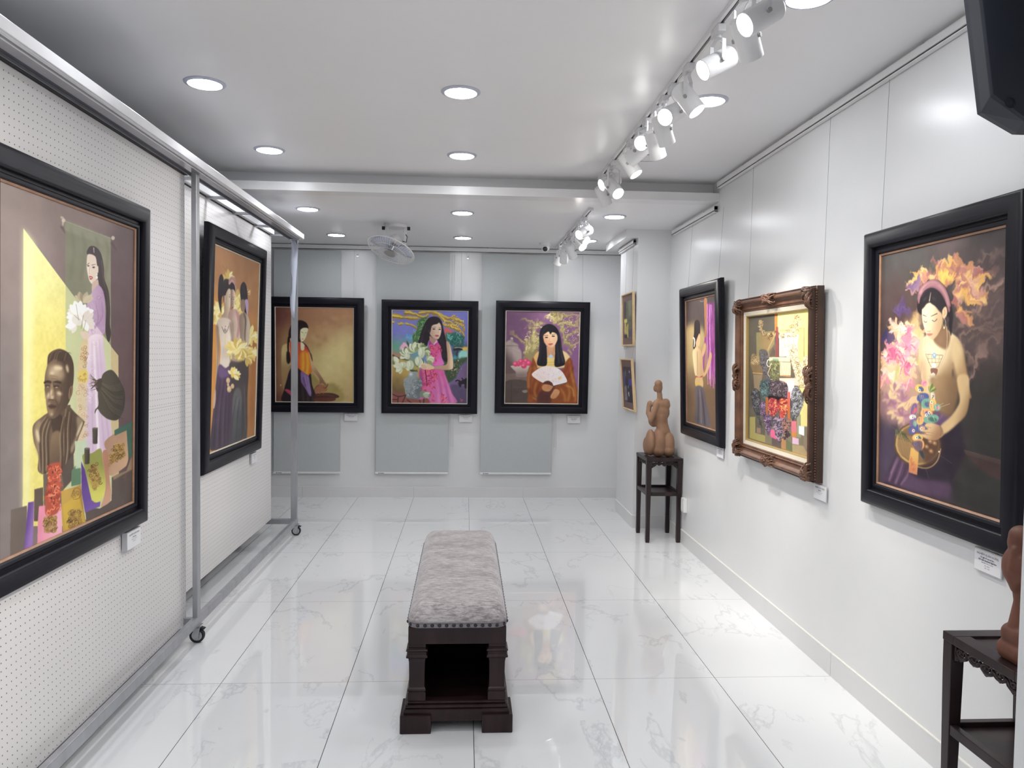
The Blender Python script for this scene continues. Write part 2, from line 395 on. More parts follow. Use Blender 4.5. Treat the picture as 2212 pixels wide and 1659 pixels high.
for r, h in ((.10, .042), (.16, .034), (.12, -.050)):
    cg.tube([fp(r, h, 2*PI*i/48) for i in range(48)], .0016, 5, closed=True)
cg.obj('cage', M['white'], t, smooth=True)
B().lathe([(0, .044), (.040, .044), (.054, .040), (.056, .034)], fc, nrm, 28, False).obj('badge_disc', M['grey_plastic'], t, smooth=40)
for k in range(3):
    b = B(); g = []
    for i in range(7):
        r = .03 + .165 * i / 6; wd_ = 1.05 - .25 * abs(i - 3) / 3
        g.append([fp(r, -.018 + .022 * s_ / 1.0, 2*PI*k/3 + wd_ * (s_ - .5) * 1.5) for s_ in (0, .25, .5, .75, 1)])
    b.rings(g, False, False); o = b.obj('blade', M['clear_blue'], t, smooth=True)
    md = o.modifiers.new('thick', 'SOLIDIFY'); md.thickness = .002
B().lathe([(0, .012), (.03, .010), (.036, -.03), (0, -.035)], fc, nrm, 20, False).obj('hub', M['alu_grey'], t, smooth=40)
B().tube([(.07, -.02, -.06), (.10, -.04, -.11), (.095, -.045, -.16), (.06, -.03, -.15)], .004, 6).obj('cable', M['rubber'], t, smooth=True)

t = thing('security_camera', 'small white turret security camera on the rear ceiling left of the lamps', 'security camera', (.757, 7.93, ZK))
B().lathe([(0, 0), (.062, 0), (.062, -.010), (.050, -.028), (0, -.030)], cap=False).obj('base', M['white'], t, smooth=40)
B().sphere((0, -.004, -.050), .042, 24, 16).obj('ball', M['white'], t, smooth=True)
dr = Vector((-.15, -.8, -.45)).normalized()
B().lathe([(0, .046), (.018, .046), (.024, .040), (.026, .030)], (0, -.004, -.050), dr, 24, False).obj('lens', M['lens'], t, smooth=40)

# ================================================================ HANGING RAILS
def rail(name_label, p0, p1, face, z, h=.040):
    """p0->p1 along the wall; face = unit vector out of the wall"""
    p0, p1 = Vector((*p0, 0)), Vector((*p1, 0)); d_ = (p1 - p0); ln = d_.length; d_.normalize(); f = Vector((*face, 0))
    t = thing('hanging_rail', name_label, 'picture rail', (p0.x, p0.y, z))
    mt = Matrix((d_, f, Vector((0,0,1)))).transposed().to_4x4()
    B().box(0, ln, .004, .030, -h + .012, 0, mt).obj('channel', M['white'], t, bevel=.0015)
    B().box(.001, ln - .001, .005, .022, -h + .005, -h + .012, mt).obj('slot', M['slot'], t)
    B().box(0, ln, .004, .026, -h, -h + .005, mt).obj('bottom_lip', M['white'], t)
    n = max(2, int(ln / .9))
    for i in range(n):
        s = (i + .5) * ln / n
        B().box(s - .012, s + .012, .0, .020, 0, .010, mt).obj('bracket', M['alu_grey'], t)
    for s in (0, ln - .004):
        B().box(s, s + .004, .002, .031, -h - .001, .001, mt).obj('end_cap', M['grey_plastic'], t)
    return t
rail('long white hanging rail high on the right wall, front section', (XR, 1.55), (XR, 5.58), (-1, 0), 2.862, .044)
rail('short white hanging rail on the right wall beyond the ceiling step', (XR, 5.62), (XR, 6.80), (-1, 0), 2.70, .040)
rail('white hanging rail along the top of the far wall', (-2.3, YB), (1.66, YB), (0, -1), 2.722, .052)
rail('shortest white hanging rail, on the side of the column', (1.50, 7.00), (1.50, 7.69), (-1, 0), 2.645, .040)
for x, lb in ((-1.222, 'small white metal hook under the far rail, left of the fan'), (-.037, 'small white metal hook under the far rail, right of the fan')):
    t = thing('rail_hook', lb, 'hook', (x, YB, 2.672), group='small hooks under the far rail')
    B().box(-.012, .012, -.012, -.004, -.060, 0).obj('strap', M['white'], t, bevel=.002)
    B().box(-.012, .012, -.012, 0, -.066, -.060).obj('foot', M['chrome'], t)
    B().cyl((0, -.012, -.045), (0, -.015, -.045), .004, n=10).obj('screw', M['slot'], t)

# wall socket
t = thing('wall_socket', 'small white socket box low on the right wall behind the carved stand', 'socket', (XR, 6.27, .345))
B().box(-.030, 0, -.042, .042, -.058, .058).obj('body', M['white'], t, bevel=.004)
B().box(-.034, -.030, -.030, .030, -.044, .044).obj('face_plate', M['white_plastic'], t, bevel=.003)

# ================================================================ ROLLER BLINDS
def blind(x0, x1, label, mark=True, cord=True):
    w_ = x1 - x0; cx = (x0 + x1) / 2
    t = thing('roller_blind', label, 'roller blind', (cx, YB, .262), group='grey roller blinds behind the far paintings')
    B().box(-w_/2, w_/2, -.040, -.0385, .018, 2.40).obj('fabric', M['blind'], t)
    B().box(-w_/2 - .004, w_/2 + .004, -.047, -.031, 0, .020).obj('bottom_bar', M['white'], t, bevel=.004)
    if mark:
        B().box(-w_/2 + .030, -w_/2 + .040, -.0478, -.0472, .004, .014).obj('printed_mark', M['ink'], t)
        B().box(-w_/2 + .046, -w_/2 + .088, -.0478, -.0472, .006, .012).obj('printed_mark', M['ink'], t)
    if cord:
        b = B(); n = 26
        for s_ in (0, .020):
            b.tube([(w_/2 + .030 + s_, -.03, 2.38), (w_/2 + .028 + s_, -.032, 1.2), (w_/2 + .034 + s_, -.034, .30)], .0016, 5)
        b.tube([(w_/2 + .034 + .010 - .010*math.cos(PI*i/12), -.034, .30 - .06*math.sin(PI*i/12)) for i in range(13)], .0016, 5)
        b.obj('cord', M['white_plastic'], t, smooth=True)
    return t
blind(-2.10, -1.395, 'grey roller blind at the left of the far wall, behind the rack post', cord=False)
blind(-1.010, -.232, 'grey roller blind in the middle, behind the pink dress painting')
blind(.125, .900, 'grey roller blind at the right, behind the painting of a woman with a fan')

# ================================================================ DISPLAY RACK (rolling frame with perforated sliding panels)
RX = -1.48
rk = thing('display_rack', 'long rolling display rack of galvanised tube with aluminium top tracks', 'display rack', (RX, 0, 0))
def rb(x0, x1, y0, y1, z0, z1): return B().box(x0 - RX, x1 - RX, y0, y1, z0, z1)
rb(-1.509, -1.480, .4, 6.68, .095, .145).obj('bottom_rail', M['steel'], rk, bevel=.003)
rb(-2.30, -2.25, .4, 6.68, .098, .142).obj('bottom_rail', M['steel'], rk, bevel=.002)
rb(-1.552, -1.544, .5, 4.13, .096, .104).obj('foot_gap_shade', M['slot'], rk)  # dark strip added for the black shade line at the panel's foot
for y in (4.18, 6.645, .42):
    rb(-2.25, -1.509, y, y + .027, .098, .142).obj('cross_bar', M['steel'], rk, bevel=.002)
for x0, x1, y0, y1 in ((-1.507, -1.480, 4.185, 4.235), (-1.535, -1.482, 6.645, 6.672), (-2.30, -2.25, 4.185, 4.235), (-2.30, -2.25, 6.645, 6.672)):
    rb(x0, x1, y0, y1, .142, 2.525).obj('post', M['steel'], rk, bevel=.002)
# the aluminium double track on top
rb(-1.424, -1.418, .3, 6.60, 2.524, 2.566).obj('top_track', M['alu'], rk, bevel=.002)
rb(-1.440, -1.424, .3, 6.60, 2.520, 2.560).obj('top_track', M['alu'], rk, bevel=.003)
rb(-1.449, -1.440, .3, 6.60, 2.528, 2.540).obj('track_groove', M['slot'], rk)
rb(-1.456, -1.449, .3, 6.60, 2.518, 2.540).obj('track_lip', M['alu'], rk, bevel=.001)
rb(-1.508, -1.456, .3, 6.62, 2.524, 2.545).obj('track_channel', M['alu_grey'], rk)
rb(-1.530, -1.508, .3, 6.62, 2.526, 2.545).obj('track_channel', M['plum'], rk)
rb(-1.536, -1.530, .3, 6.62, 2.516, 2.545).obj('track_lip', M['alu_grey'], rk)
rb(-1.574, -1.536, .3, 4.22, 2.5135, 2.545).obj('track_groove', M['slot'], rk)
rb(-1.700, -1.670, .3, 6.62, 2.560, 2.600).obj('upper_rail', M['alu'], rk, bevel=.002)
rb(-1.722, -1.698, 3.9, 6.62, 2.5535, 2.566).obj('track_groove', M['slot'], rk)
rb(-2.30, -2.25, .3, 6.66, 2.525, 2.570).obj('upper_rail', M['steel'], rk, bevel=.002)
for y in (.6, 1.3, 2.1, 2.9, 3.7, 4.45, 5.0, 5.55, 6.1, 6.58):
    rb(-2.25, -1.56, y, y + .035, 2.545, 2.560).obj('ladder_bar', M['steel'], rk)
# torn clear wrap left on the far post
b = B(); pts = []
for i in range(9):
    z = 2.515 - .62 * i / 8; ww = .036 * (1 - i / 10)
    pts.append([(-.056 + .01*math.sin(i*1.7), 6.640, z), (-.056 + ww, 6.632 + .006*math.sin(i*2.3), z - .02*(i % 2)), (.004 - .03*i/8, 6.637, z - .05)])
b.rings(pts, False, False); o = b.obj('plastic_wrap', M['clear_blue'], rk, smooth=True)
md = o.modifiers.new('thick', 'SOLIDIFY'); md.thickness = .001
def caster(x, y, lb=None):
    c = bpy.data.objects.new('caster', None); COL.objects.link(c); c.parent = rk; c.location = (x - RX, y, 0)
    B().box(-.024, .024, -.024, .024, .090, .098).obj('mount_plate', M['chrome'], c)
    b = B()
    for sg in (-1, 1):
        b.prism([(-.020, sg*.016, .090), (.020, sg*.016, .090), (.008, sg*.016, .024), (-.014, sg*.016, .024)], (0, sg*.002, 0))
    b.box(-.020, .020, -.018, .018, .084, .090); b.obj('fork', M['chrome'], c, bevel=.001)
    B().lathe([(.028, -.011), (.0385, -.012), (.0395, -.006), (.0395, .006), (.0385, .012), (.028, .011)], (0, 0, .0395), (0, 1, 0), 32, False).obj('tyre', M['rubber'], c, smooth=40)
    B().lathe([(0, -.0135), (.010, -.0135), (.012, -.008), (.028, -.009), (.028, .009), (.012, .008), (.010, .0135), (0, .0135)], (0, 0, .0395), (0, 1, 0), 28, False).obj('wheel_disc', M['chrome'], c, smooth=30)
    B().cyl((0, -.021, .0395), (0, .021, .0395), .005, n=10).obj('axle', M['chrome'], c)
    B().prism([(.006, -.012, .080), (.040, -.012, .074), (.044, -.012, .079), (.010, -.012, .090)], (0, .024, 0)).obj('brake_pedal', M['rubber'], c)
for y in (4.21, 6.655, .5):
    caster(-1.490, y); caster(-2.27, y)
def panel(x, y0, y1, z0, z1, label):
    t = thing('perforated_panel', label, 'display panel', (x, (y0+y1)/2, z0))
    h = (y1-y0)/2
    B().box(-.018, 0, -h, h, 0, z1-z0).obj('board', M['peg'], t)
    for yy, nm in ((h - .001, 1), (-h - .002, 1)):
        B().box(-.019, .001, yy, yy + .003, -.002, z1-z0 - .0).obj('edge_strip', M['alu'], t)
    B().box(-.017, -.002, h - .08, h, z1-z0, z1-z0 + .022).obj('hanger', M['alu_grey'], t)
    B().box(-.017, -.002, -h, -h + .08, z1-z0, z1-z0 + .022).obj('hanger', M['alu_grey'], t)
    return t
panel(-1.552, .6, 4.212, .102, 2.512, 'white perforated panel nearest the viewer on the left, holding the bust painting')
panel(-1.702, 3.95, 6.640, .140, 2.552, 'white perforated panel set back behind the post, holding the three women painting')
# ================================================================ BENCH
bx, by0, by1 = -.0725, 3.18, 4.60
t = thing('bench', 'dark wooden bench with a mottled grey velvet cushion in the middle of the floor', 'bench', (bx, (by0+by1)/2, 0))
hl = (by1 - by0) / 2
def rbx(hx, hy, z0, z1): return B().box(-hx, hx, -hy, hy, z0, z1)
for sx_ in (-1, 1):
    for sy_ in (-1, 1):
        x0, x1 = sorted((sx_*.236, sx_*.106)); y0, y1 = sorted((sy_*(hl+.020), sy_*(hl-.150)))
        B().box(x0, x1, y0, y1, 0, .078).obj('foot', M['darkwood'], t, bevel=.004)
def frame_ring(z0, z1, hx, hy, th, name, bev=.004):
    b = B()
    b.box(-hx, hx, -hy, -hy+th, z0, z1); b.box(-hx, hx, hy-th, hy, z0, z1)
    b.box(-hx, -hx+th, -hy+th, hy-th, z0, z1); b.box(hx-th, hx, -hy+th, hy-th, z0, z1)
    return b.obj(name, M['darkwood'], t, bevel=bev)
frame_ring(.045, .097, .222, hl+.004, .05, 'base_rail')
frame_ring(.097, .112, .216, hl-.004, .05, 'base_moulding')
frame_ring(.112, .126, .208, hl-.012, .05, 'base_moulding', .006)
for sx_ in (-1, 1):
    for sy_ in (-1, 1):
        cx_, cy_ = sx_*.169, sy_*(hl - .052)
        def sq(h, z): return [(cx_-h, cy_-h, z), (cx_+h, cy_-h, z), (cx_+h, cy_+h, z), (cx_-h, cy_+h, z)]
        b = B(); b.rings([sq(h, z) for h, z in ((.038,.126),(.038,.160),(.034,.163),(.038,.168),(.038,.176),(.033,.182),(.0325,.240),(.0335,.290),(.036,.306),(.045,.312),(.045,.319),(.040,.324),(.040,.336),(.046,.341),(.043,.347),(.037,.349),(.037,.352))])
        b.obj('leg', M['darkwood'], t, bevel=.0015)
b = B()
for sy_ in (-1, 1):
    y0, y1 = sorted((sy_*(hl-.015), sy_*(hl-.040))); b.box(-.206, .206, y0, y1, .368, .440)
    y0, y1 = sorted((sy_*(hl-.018), sy_*(hl-.089)))
    for sx_ in (-1, 1):
        x0, x1 = sorted((sx_*.206, sx_*.132)); b.box(x0, x1, y0, y1, .352, .3685)
for sx_ in (-1, 1):
    x0, x1 = sorted((sx_*.206, sx_*.180)); b.box(x0, x1, -hl+.040, hl-.040, .352, .440)
b.obj('apron', M['darkwood'], t, bevel=.002)
for sx_ in (-1, 1):
    x0, x1 = sorted((sx_*.196, sx_*.182)); B().box(x0, x1, -hl+.088, hl-.088, .12, .352).obj('side_panel', M['darkwood'], t)
B().box(-.18, .18, -hl+.03, hl-.03, .092, .104).obj('bottom_board', M['darkwood'], t)
B().box(-.18, .18, -.012, .012, .104, .44).obj('inner_divider', M['darkwood'], t)
B().box(-.203, .203, -hl+.018, hl-.018, .430, .442).obj('seat_board', M['darkwood'], t)
# cushion: pillowed top
b = B(); nx, ny = 22, 60; hx, hy = .2075, hl; top = []
def sup(u, k): return math.copysign(1 - (1 - abs(u))**k, u)
for j in range(ny+1):
    r = []
    for i in range(nx+1):
        u, v = 2*i/nx - 1, 2*j/ny - 1
        uu, vv = math.sin(u*PI/2), math.sin(v*PI/2)
        x, y = hx*uu, hy*vv
        dx, dy = (hx - abs(x)), (hy - abs(y)); e = .065
        fx = math.sqrt(max(0, 1 - max(0, 1 - dx/e)**2)); fy = math.sqrt(max(0, 1 - max(0, 1 - dy/e)**2))
        z = .464 + .068 * min(fx, fy) * (.35 + .65*max(fx, fy)) + .010 * (1-u*u) * (1-v*v)
        c = .055; qx, qy = c - dx, c - dy   # rounded plan corners
        if qx > 0 and qy > 0:
            rr = math.hypot(qx, qy); m_ = max(qx, qy)
            if rr > 0: x = math.copysign(hx - c + qx * m_/rr, x); y = math.copysign(hy - c + qy * m_/rr, y)
        r.append((x, y, z))
    top.append(r)
b.rings(top, False, False)
rim = [top[0][i] for i in range(nx+1)] + [top[j][nx] for j in range(1, ny+1)] + [top[ny][i] for i in range(nx-1, -1, -1)] + [top[j][0] for j in range(ny-1, 0, -1)]
b.rings([rim, [(x, y, .442) for x, y, z in rim]], False)
bmesh.ops.remove_doubles(b.bm, verts=b.bm.verts, dist=.0004)
b.obj('cushion', M['velvet'], t, smooth=60)
trim_pts = [(x*1.004, y*1.0012, .453) for x, y, z in rim]
B().rings([[(x*1.006, y*1.002, z_) for x, y, z in rim] for z_ in (.4425, .4632)], False).obj('trim_band', M['trim'], t, smooth=30).modifiers.new('thick', 'SOLIDIFY').thickness = .002
B().tube([(x*1.009, y*1.003, .4645) for x, y, z in rim[::2]], .0030, 6, closed=True).obj('piping', M['trim'], t, smooth=True)
nail0 = None
def nail(x, y, nx_, ny_):
    global nail0
    if nail0 is None:
        nail0 = B().sphere((0, 0, 0), (.0078, .0078, .0078), 12, 8).obj('nail_head', M['nail'], t, smooth=True); o = nail0
    else:
        o = nail0.copy(); COL.objects.link(o); o.parent = t
    o.location = (x, y, .4525)
for sy_ in (-1, 1):
    for i in range(14):
        nx_ = -.196 + .392*i/13; q_ = max(0, abs(nx_) - (hx - .055)); nail(nx_, sy_*(hl - .055 + math.sqrt(max(0, .055**2 - q_*q_)) + .001), 0, sy_)
for sx_ in (-1, 1):
    for i in range(34): nail(sx_*(hx + .001), -hl + .055 + (2*hl - .11)*i/33, sx_, 0)

# ================================================================ CARVED STANDS
def stand(loc, label, half=(.155, .200), H=.722):
    t = thing('carved_stand', label, 'plant stand', loc, group=None)
    hx, hy = half; lg = .044
    W_ = M['standwood']
    b = B()   # top frame
    b.box(-hx, hx, -hy, -hy+.055, H-.028, H); b.box(-hx, hx, hy-.055, hy, H-.028, H)
    b.box(-hx, -hx+.055, -hy+.055, hy-.055, H-.028, H); b.box(hx-.055, hx, -hy+.055, hy-.055, H-.028, H)
    b.obj('top_frame', W_, t, bevel=.002)
    B().box(-hx+.053, hx-.053, -hy+.053, hy-.053, H-.026, H-.007).obj('top_panel', W_, t)
    for sx_ in (-1, 1):
        for sy_ in (-1, 1):
            cx_, cy_ = sx_*(hx-lg/2-.001), sy_*(hy-lg/2-.001)
            def sq(h, z): return [(cx_-h, cy_-h, z), (cx_+h, cy_-h, z), (cx_+h, cy_+h, z), (cx_-h, cy_+h, z)]
            b = B(); b.rings([sq(h, z) for h, z in ((.015,0),(.0175,.03),(.0165,.20),(.019,.40),(.0215,.62),(.0215,H-.028))])
            b.obj('leg', W_, t, bevel=.002)
    zs = .40
    b = B()
    for sy_ in (-1, 1):
        y0, y1 = sorted((sy_*(hy-.006), sy_*(hy-.030))); b.box(-hx+.044, hx-.044, y0, y1, zs, zs+.032)
    for sx_ in (-1, 1):
        x0, x1 = sorted((sx_*(hx-.006), sx_*(hx-.030))); b.box(x0, x1, -hy+.044, hy-.044, zs, zs+.032)
    b.obj('shelf_rail', W_, t, bevel=.002)
    B().box(-hx+.030, hx-.030, -hy+.030, hy-.030, zs+.004, zs+.016).obj('shelf_panel', W_, t)
    # pierced scroll aprons, one on each side
    for k in range(4):
        a = k * PI / 2; half_l = (hx if k % 2 == 0 else hy) - .044; off = (hy if k % 2 == 0 else hx) - .016
        rot = Matrix.Rotation(a, 4, 'Z')
        b = B(); n = 5; zt = H - .028
        def q(x, z, y=0): return rot @ Vector((x, -off + y, z))
        for i in range(n):
            c0 = -half_l + (i + .5) * 2*half_l/n; s_ = half_l/n; mir = 1 if i < n/2 else -1
            drop = .040 if i in (0, n-1) else (.030 if i in (1, n-2) else .036)
            sp = []
            for j in range(17):
                th = j/16 * 2.6 * PI; r_ = s_*.95*(1 - j/16*.72)
                sp.append(q(c0 + mir*r_*math.cos(th), zt - drop*.55 - r_*math.sin(th)*.62))
            b.tube(sp, [.0062 - .0022*j/16 for j in range(17)], 6)
            b.tube([q(c0 + mir*s_*(.9 - .5*u_), zt - .002 - drop*.35*u_) for u_ in (0, .3, .6, 1)], .0045, 6)
            b.sphere(q(c0 - mir*s_*.15, zt - drop*.55), .0072, 8, 6)
            b.tube([q(c0 - s_, zt - .012), q(c0 - s_*.7, zt - drop*.8), q(c0, zt - drop - .004), q(c0 + s_*.7, zt - drop*.8), q(c0 + s_, zt - .012)], .0050, 6)
        b.tube([q(-half_l, zt - .003), q(half_l, zt - .003)], .0045, 6)
        b.tube([q(-half_l + .003, zt), q(-half_l + .003, zt - .058), q(-half_l + .016, zt - .045)], .006, 6)
        b.tube([q(half_l - .003, zt), q(half_l - .003, zt - .058), q(half_l - .016, zt - .045)], .006, 6)
        b.obj('pierced_apron', W_, t, smooth=True)
    return t
stand((1.640, 6.565, 0), 'blackened wooden stand with pierced apron in the far corner, under the pale wooden figure')
stand((1.639, 2.165, 0), 'blackened wooden stand at the right edge of the picture, under the red-brown figure', half=(.143, .190))

# ================================================================ CARVED FIGURES (one continuous remeshed body each)
def figure(name, label, loc, parts, material, vox=.006, smooth=6, cuts=()):
    b = B()
    for p in parts:
        if p[0] == 'e': b.sphere(p[1], p[2], 20, 14, mt=Matrix.Rotation(p[3] if len(p) > 3 else 0, 3, 'Y'))
        else:                                       # tapered chain of capsules
            pts, rad = p[1], p[2]
            for (a, c), (ra, rc) in zip(zip(pts, pts[1:]), zip(rad, rad[1:])):
                n = 6
                for i in range(n + 1):
                    u_ = i/n; b.sphere(Vector(a).lerp(Vector(c), u_), ra + (rc-ra)*u_, 14, 10)
                b.cyl(a, c, ra*.98, rc*.98, 16)
    o = b.obj(name, material); o.location = loc
    tag(o, label, 'sculpture')
    m_ = o.modifiers.new('remesh', 'REMESH'); m_.mode = 'VOXEL'; m_.voxel_size = vox; m_.use_smooth_shade = True
    m_ = o.modifiers.new('smooth', 'SMOOTH'); m_.iterations = smooth; m_.factor = .5
    return o
# seated nude seen from behind: wide lobes of thigh and hip, slim back, arms folded round the chest, head turned
F1 = [
 ('e', (-.088, -.030, .110), (.042, .080, .115)), ('e', (-.100, .030, .075), (.034, .090, .082)),
 ('e', (-.012, -.045, .095), (.058, .062, .110)), ('e', (-.018, -.040, .045), (.062, .070, .060)),
 ('e', (.068, -.045, .095), (.052, .062, .108)), ('e', (.066, -.040, .045), (.056, .070, .060)),
 ('e', (.015, .060, .060), (.105, .080, .065)), ('e', (.020, -.015, .185), (.074, .058, .060)),
 ('c', [(.025, -.012, .20), (.018, -.006, .27), (.012, -.004, .33)], [.062, .050, .052]),
 ('e', (.012, -.006, .37), (.070, .044, .080)), ('e', (.014, -.004, .43), (.074, .040, .052)),
 ('e', (.046, -.004, .455), (.036, .034, .034)), ('e', (-.030, -.004, .445), (.034, .034, .038)),
 ('c', [(-.036, -.018, .44), (-.058, -.024, .37), (-.082, -.012, .305)], [.030, .027, .024]),
 ('c', [(-.082, -.006, .305), (-.098, .020, .36), (-.092, .030, .425)], [.023, .024, .022]),
 ('e', (-.086, .026, .435), (.026, .026, .034)),
 ('c', [(.060, .01, .44), (.050, .045, .38), (-.02, .055, .36)], [.028, .026, .024]),
 ('e', (-.045, .040, .300), (.050, .040, .065)),
 ('c', [(-.004, -.002, .46), (-.010, -.004, .53)], [.026, .023]),
 ('e', (-.020, -.004, .590), (.034, .042, .056), -.10), ('e', (-.024, -.012, .615), (.034, .038, .036)), ('e', (-.044, .012, .575), (.018, .024, .030)),
]
figure('wooden_sculpture', 'pale brown carved wooden nude figure seen from behind on the far stand', (1.642, 6.565, .7290), F1, M['statue'])
# kneeling hooded figure, dark red-brown
F2 = [
 ('c', [(-.010, -.028, .020), (-.010, .028, .020)], [.030, .030]), ('c', [(.022, -.028, .020), (.022, .028, .020)], [.030, .030]), ('c', [(-.008, -.02, .062), (-.008, .02, .062)], [.028, .028]), ('c', [(.020, -.02, .062), (.020, .02, .062)], [.030, .030]),
 ('c', [(.002, 0, .090), (.010, 0, .150), (.002, 0, .205)], [.030, .024, .028]),
 ('c', [(-.012, -.004, .245), (-.020, -.006, .215), (-.014, 0, .190)], [.030, .028, .018]),
 ('e', (-.020, -.004, .245), (.030, .048, .052), .15), ('e', (.022, -.004, .235), (.032, .044, .070), -.2),
 ('e', (.002, 0, .300), (.038, .044, .038)), ('e', (-.004, -.004, .318), (.034, .040, .030)),
 ('c', [(-.030, -.012, .285), (-.040, -.014, .240), (-.030, -.006, .200)], [.014, .014, .009]),
]
figure('wooden_sculpture', 'dark red-brown carved wooden figure with bowed round head at the right edge', (1.556, 2.10, .7280), F2, M['statue2'], vox=.004, smooth=4).scale = (.90, 1.05, 1.13)

# ================================================================ DARK BOX OF UNKNOWN PURPOSE (chamfered cabinet hung from the ceiling)
t = thing('charcoal_box', 'large dark charcoal box with chamfered lower corner hanging at the top right', 'charcoal_box', (0, 1.62, 0))
out = [(.965, 2.84), (1.043, 2.387), (1.083, 2.144), (1.166, 2.102), (1.46, 2.102), (1.54, 2.144), (1.57, 2.387), (1.62, 2.84)]
inn = [(.966, 2.83), (1.042, 2.369), (1.075, 2.166), (1.088, 2.152), (1.153, 2.116), (1.45, 2.116), (1.52, 2.152), (1.58, 2.83)]
inn = [inn[0], inn[1], inn[2], inn[4], inn[5], inn[6], (1.55, 2.369), inn[7]]
b = B(); b.rings([[(x, .055, z) for x, z in out], [(x, .040, z) for x, z in out], [(x, 0, z) for x, z in inn]], True); b.obj('cabinet', M['char'], t, bevel=.002)
b = B(); b.rings([[(x, .001, z) for x, z in inn], [(x, -.0035, z) for x, z in [(1.2735 + (a-1.2735)*.985, 2.48 + (c-2.48)*.985) for a, c in inn]]], True); b.obj('front_panel', M['char'], t, bevel=.0015)
B().lathe([(0, -.001), (.0065, -.002), (.011, .001), (.012, .0035), (.010, .004)], (1.116, -.003, 2.152), (0, -1, 0), 20, False).obj('screw', M['char_dark'], t, smooth=30)
b = B(); b.box(1.24, 1.32, .0, .055, 2.835, ZF); b.obj('ceiling_bracket', M['char_dark'], t)

# ================================================================ FRAMED PICTURES
BLACK = [(0, 0), (0, .022), (.003, .034), (.009, .042), (.020, .047), (.036, .0495), (.054, .050), (.066, .048), (.071, .044), (.073, .038), (.0735, .024), (.084, .023), (.0855, .028), (.090, .0305), (.099, .029), (.104, .023), (.105, .016)]
def sweep(prof, w, h, y_sign=-1):
    """mitred moulding: prof (u inward from the outer edge, v out of the wall)"""
    b = B(); rings = []
    for u_, v in prof:
        rings.append([(-w/2+u_, -v, u_), (w/2-u_, -v, u_), (w/2-u_, -v, h-u_), (-w/2+u_, -v, h-u_)])
    return b.rings(rings, False)
def place(side, wall, s, zb, tilt):
    if side == 'B': return (s, wall - .001, zb), (tilt, 0, 0)
    if side in 'RC': return (wall - .001, s, zb), (tilt, 0, -PI/2)
    return (wall + .001, s, zb), (tilt, 0, PI/2)
canvas_jobs = []
def picture(name, side, wall, s, zb, w, h, tilt, b, label, lip, job, wires=(), railz=2.8, prof=BLACK, cat='painting'):
    loc, rot = place(side, wall, s, zb, tilt)
    t = thing(name, label, cat, loc, rot)
    k = (b - .007) / .105
    p = [(u_*k, v) for u_, v in prof]
    sweep(p, w, h).obj('frame', M['black_frame'], t, smooth=35)
    e = p[-1][0]
    sweep([(e, .018), (e, .023), (b, .019), (b, .012)], w, h).obj('inner_lip', M[lip], t)
    B().box(-w/2+e, w/2-e, -.011, -.006, e, h-e).obj('backing', M['slot'], t)
    canvas_jobs.append((job, t, w/2-b, b, h-b, .0145))
    hang(t, wires, h, tilt, zb, railz, side)
    return t
def hang(t, wires, h, tilt, zb, railz, side):
    for lx in wires:
        hb = h - .06
        z_up = (railz - zb)
        # frame-local position of a point straight up at the rail
        y = -.006; 
        a = Vector((lx, -.004, hb)); top_w = Vector((0, -.012, z_up))
        c, s_ = math.cos(tilt), math.sin(tilt)
        top_l = Vector((lx, top_w.y*c + top_w.z*s_, -top_w.y*s_ + top_w.z*c))
        B().tube([a, top_l], .0008, 5).obj('hanging_wire', M['wire'], t, smooth=True)
        B().box(lx-.006, lx+.006, -.010, .0, hb-.012, hb+.012).obj('wire_hook', M['chrome'], t)

picture('framed_painting', 'R', 1.80, 2.887, .937, 1.002, 1.218, .02, .112, 'black-framed woman in a mauve headscarf amid flame-like flowers, nearest on the right wall', 'gold_lip', 'R1', (-.42, .46), 2.815)
picture('framed_painting', 'R', 1.80, 5.829, .939, .997, 1.209, .033, .114, 'black-framed figure beside hanging violet cloth, far end of the right wall', 'gold_lip', 'R3', (-.385, .37), 2.66)
picture('framed_painting', 'L', -1.55, 3.009, .794, 1.218, 1.436, .014, .117, 'large black-framed painting with bronze bust and yellow wedge, nearest on the left', 'gold_lip', 'L1')
picture('framed_painting', 'L', -1.70, 5.50, .808, 1.335, 1.567, .028, .123, 'black-framed ochre painting of three women with yellow blossoms on the far perforated panel', 'pale_lip', 'L2')
picture('framed_painting', 'B', 8.36, -1.661, .927, 1.044, 1.231, .032, .114, 'black-framed painting of a girl in an orange bodice, leftmost on the far wall', 'pale_lip', 'B1', (.41,), 2.68)
picture('framed_painting', 'B', 8.36, -.435, .925, 1.033, 1.222, .045, .114, 'black-framed woman in pink dress with white lotus buds, middle of the far wall', 'pale_lip', 'B2', (.33,), 2.68)
picture('framed_painting', 'B', 8.36, .781, .937, 1.021, 1.220, .05, .112, 'black-framed painting of a long-haired woman holding a fan, rightmost on the far wall', 'pale_lip', 'B3', (.43,), 2.68)

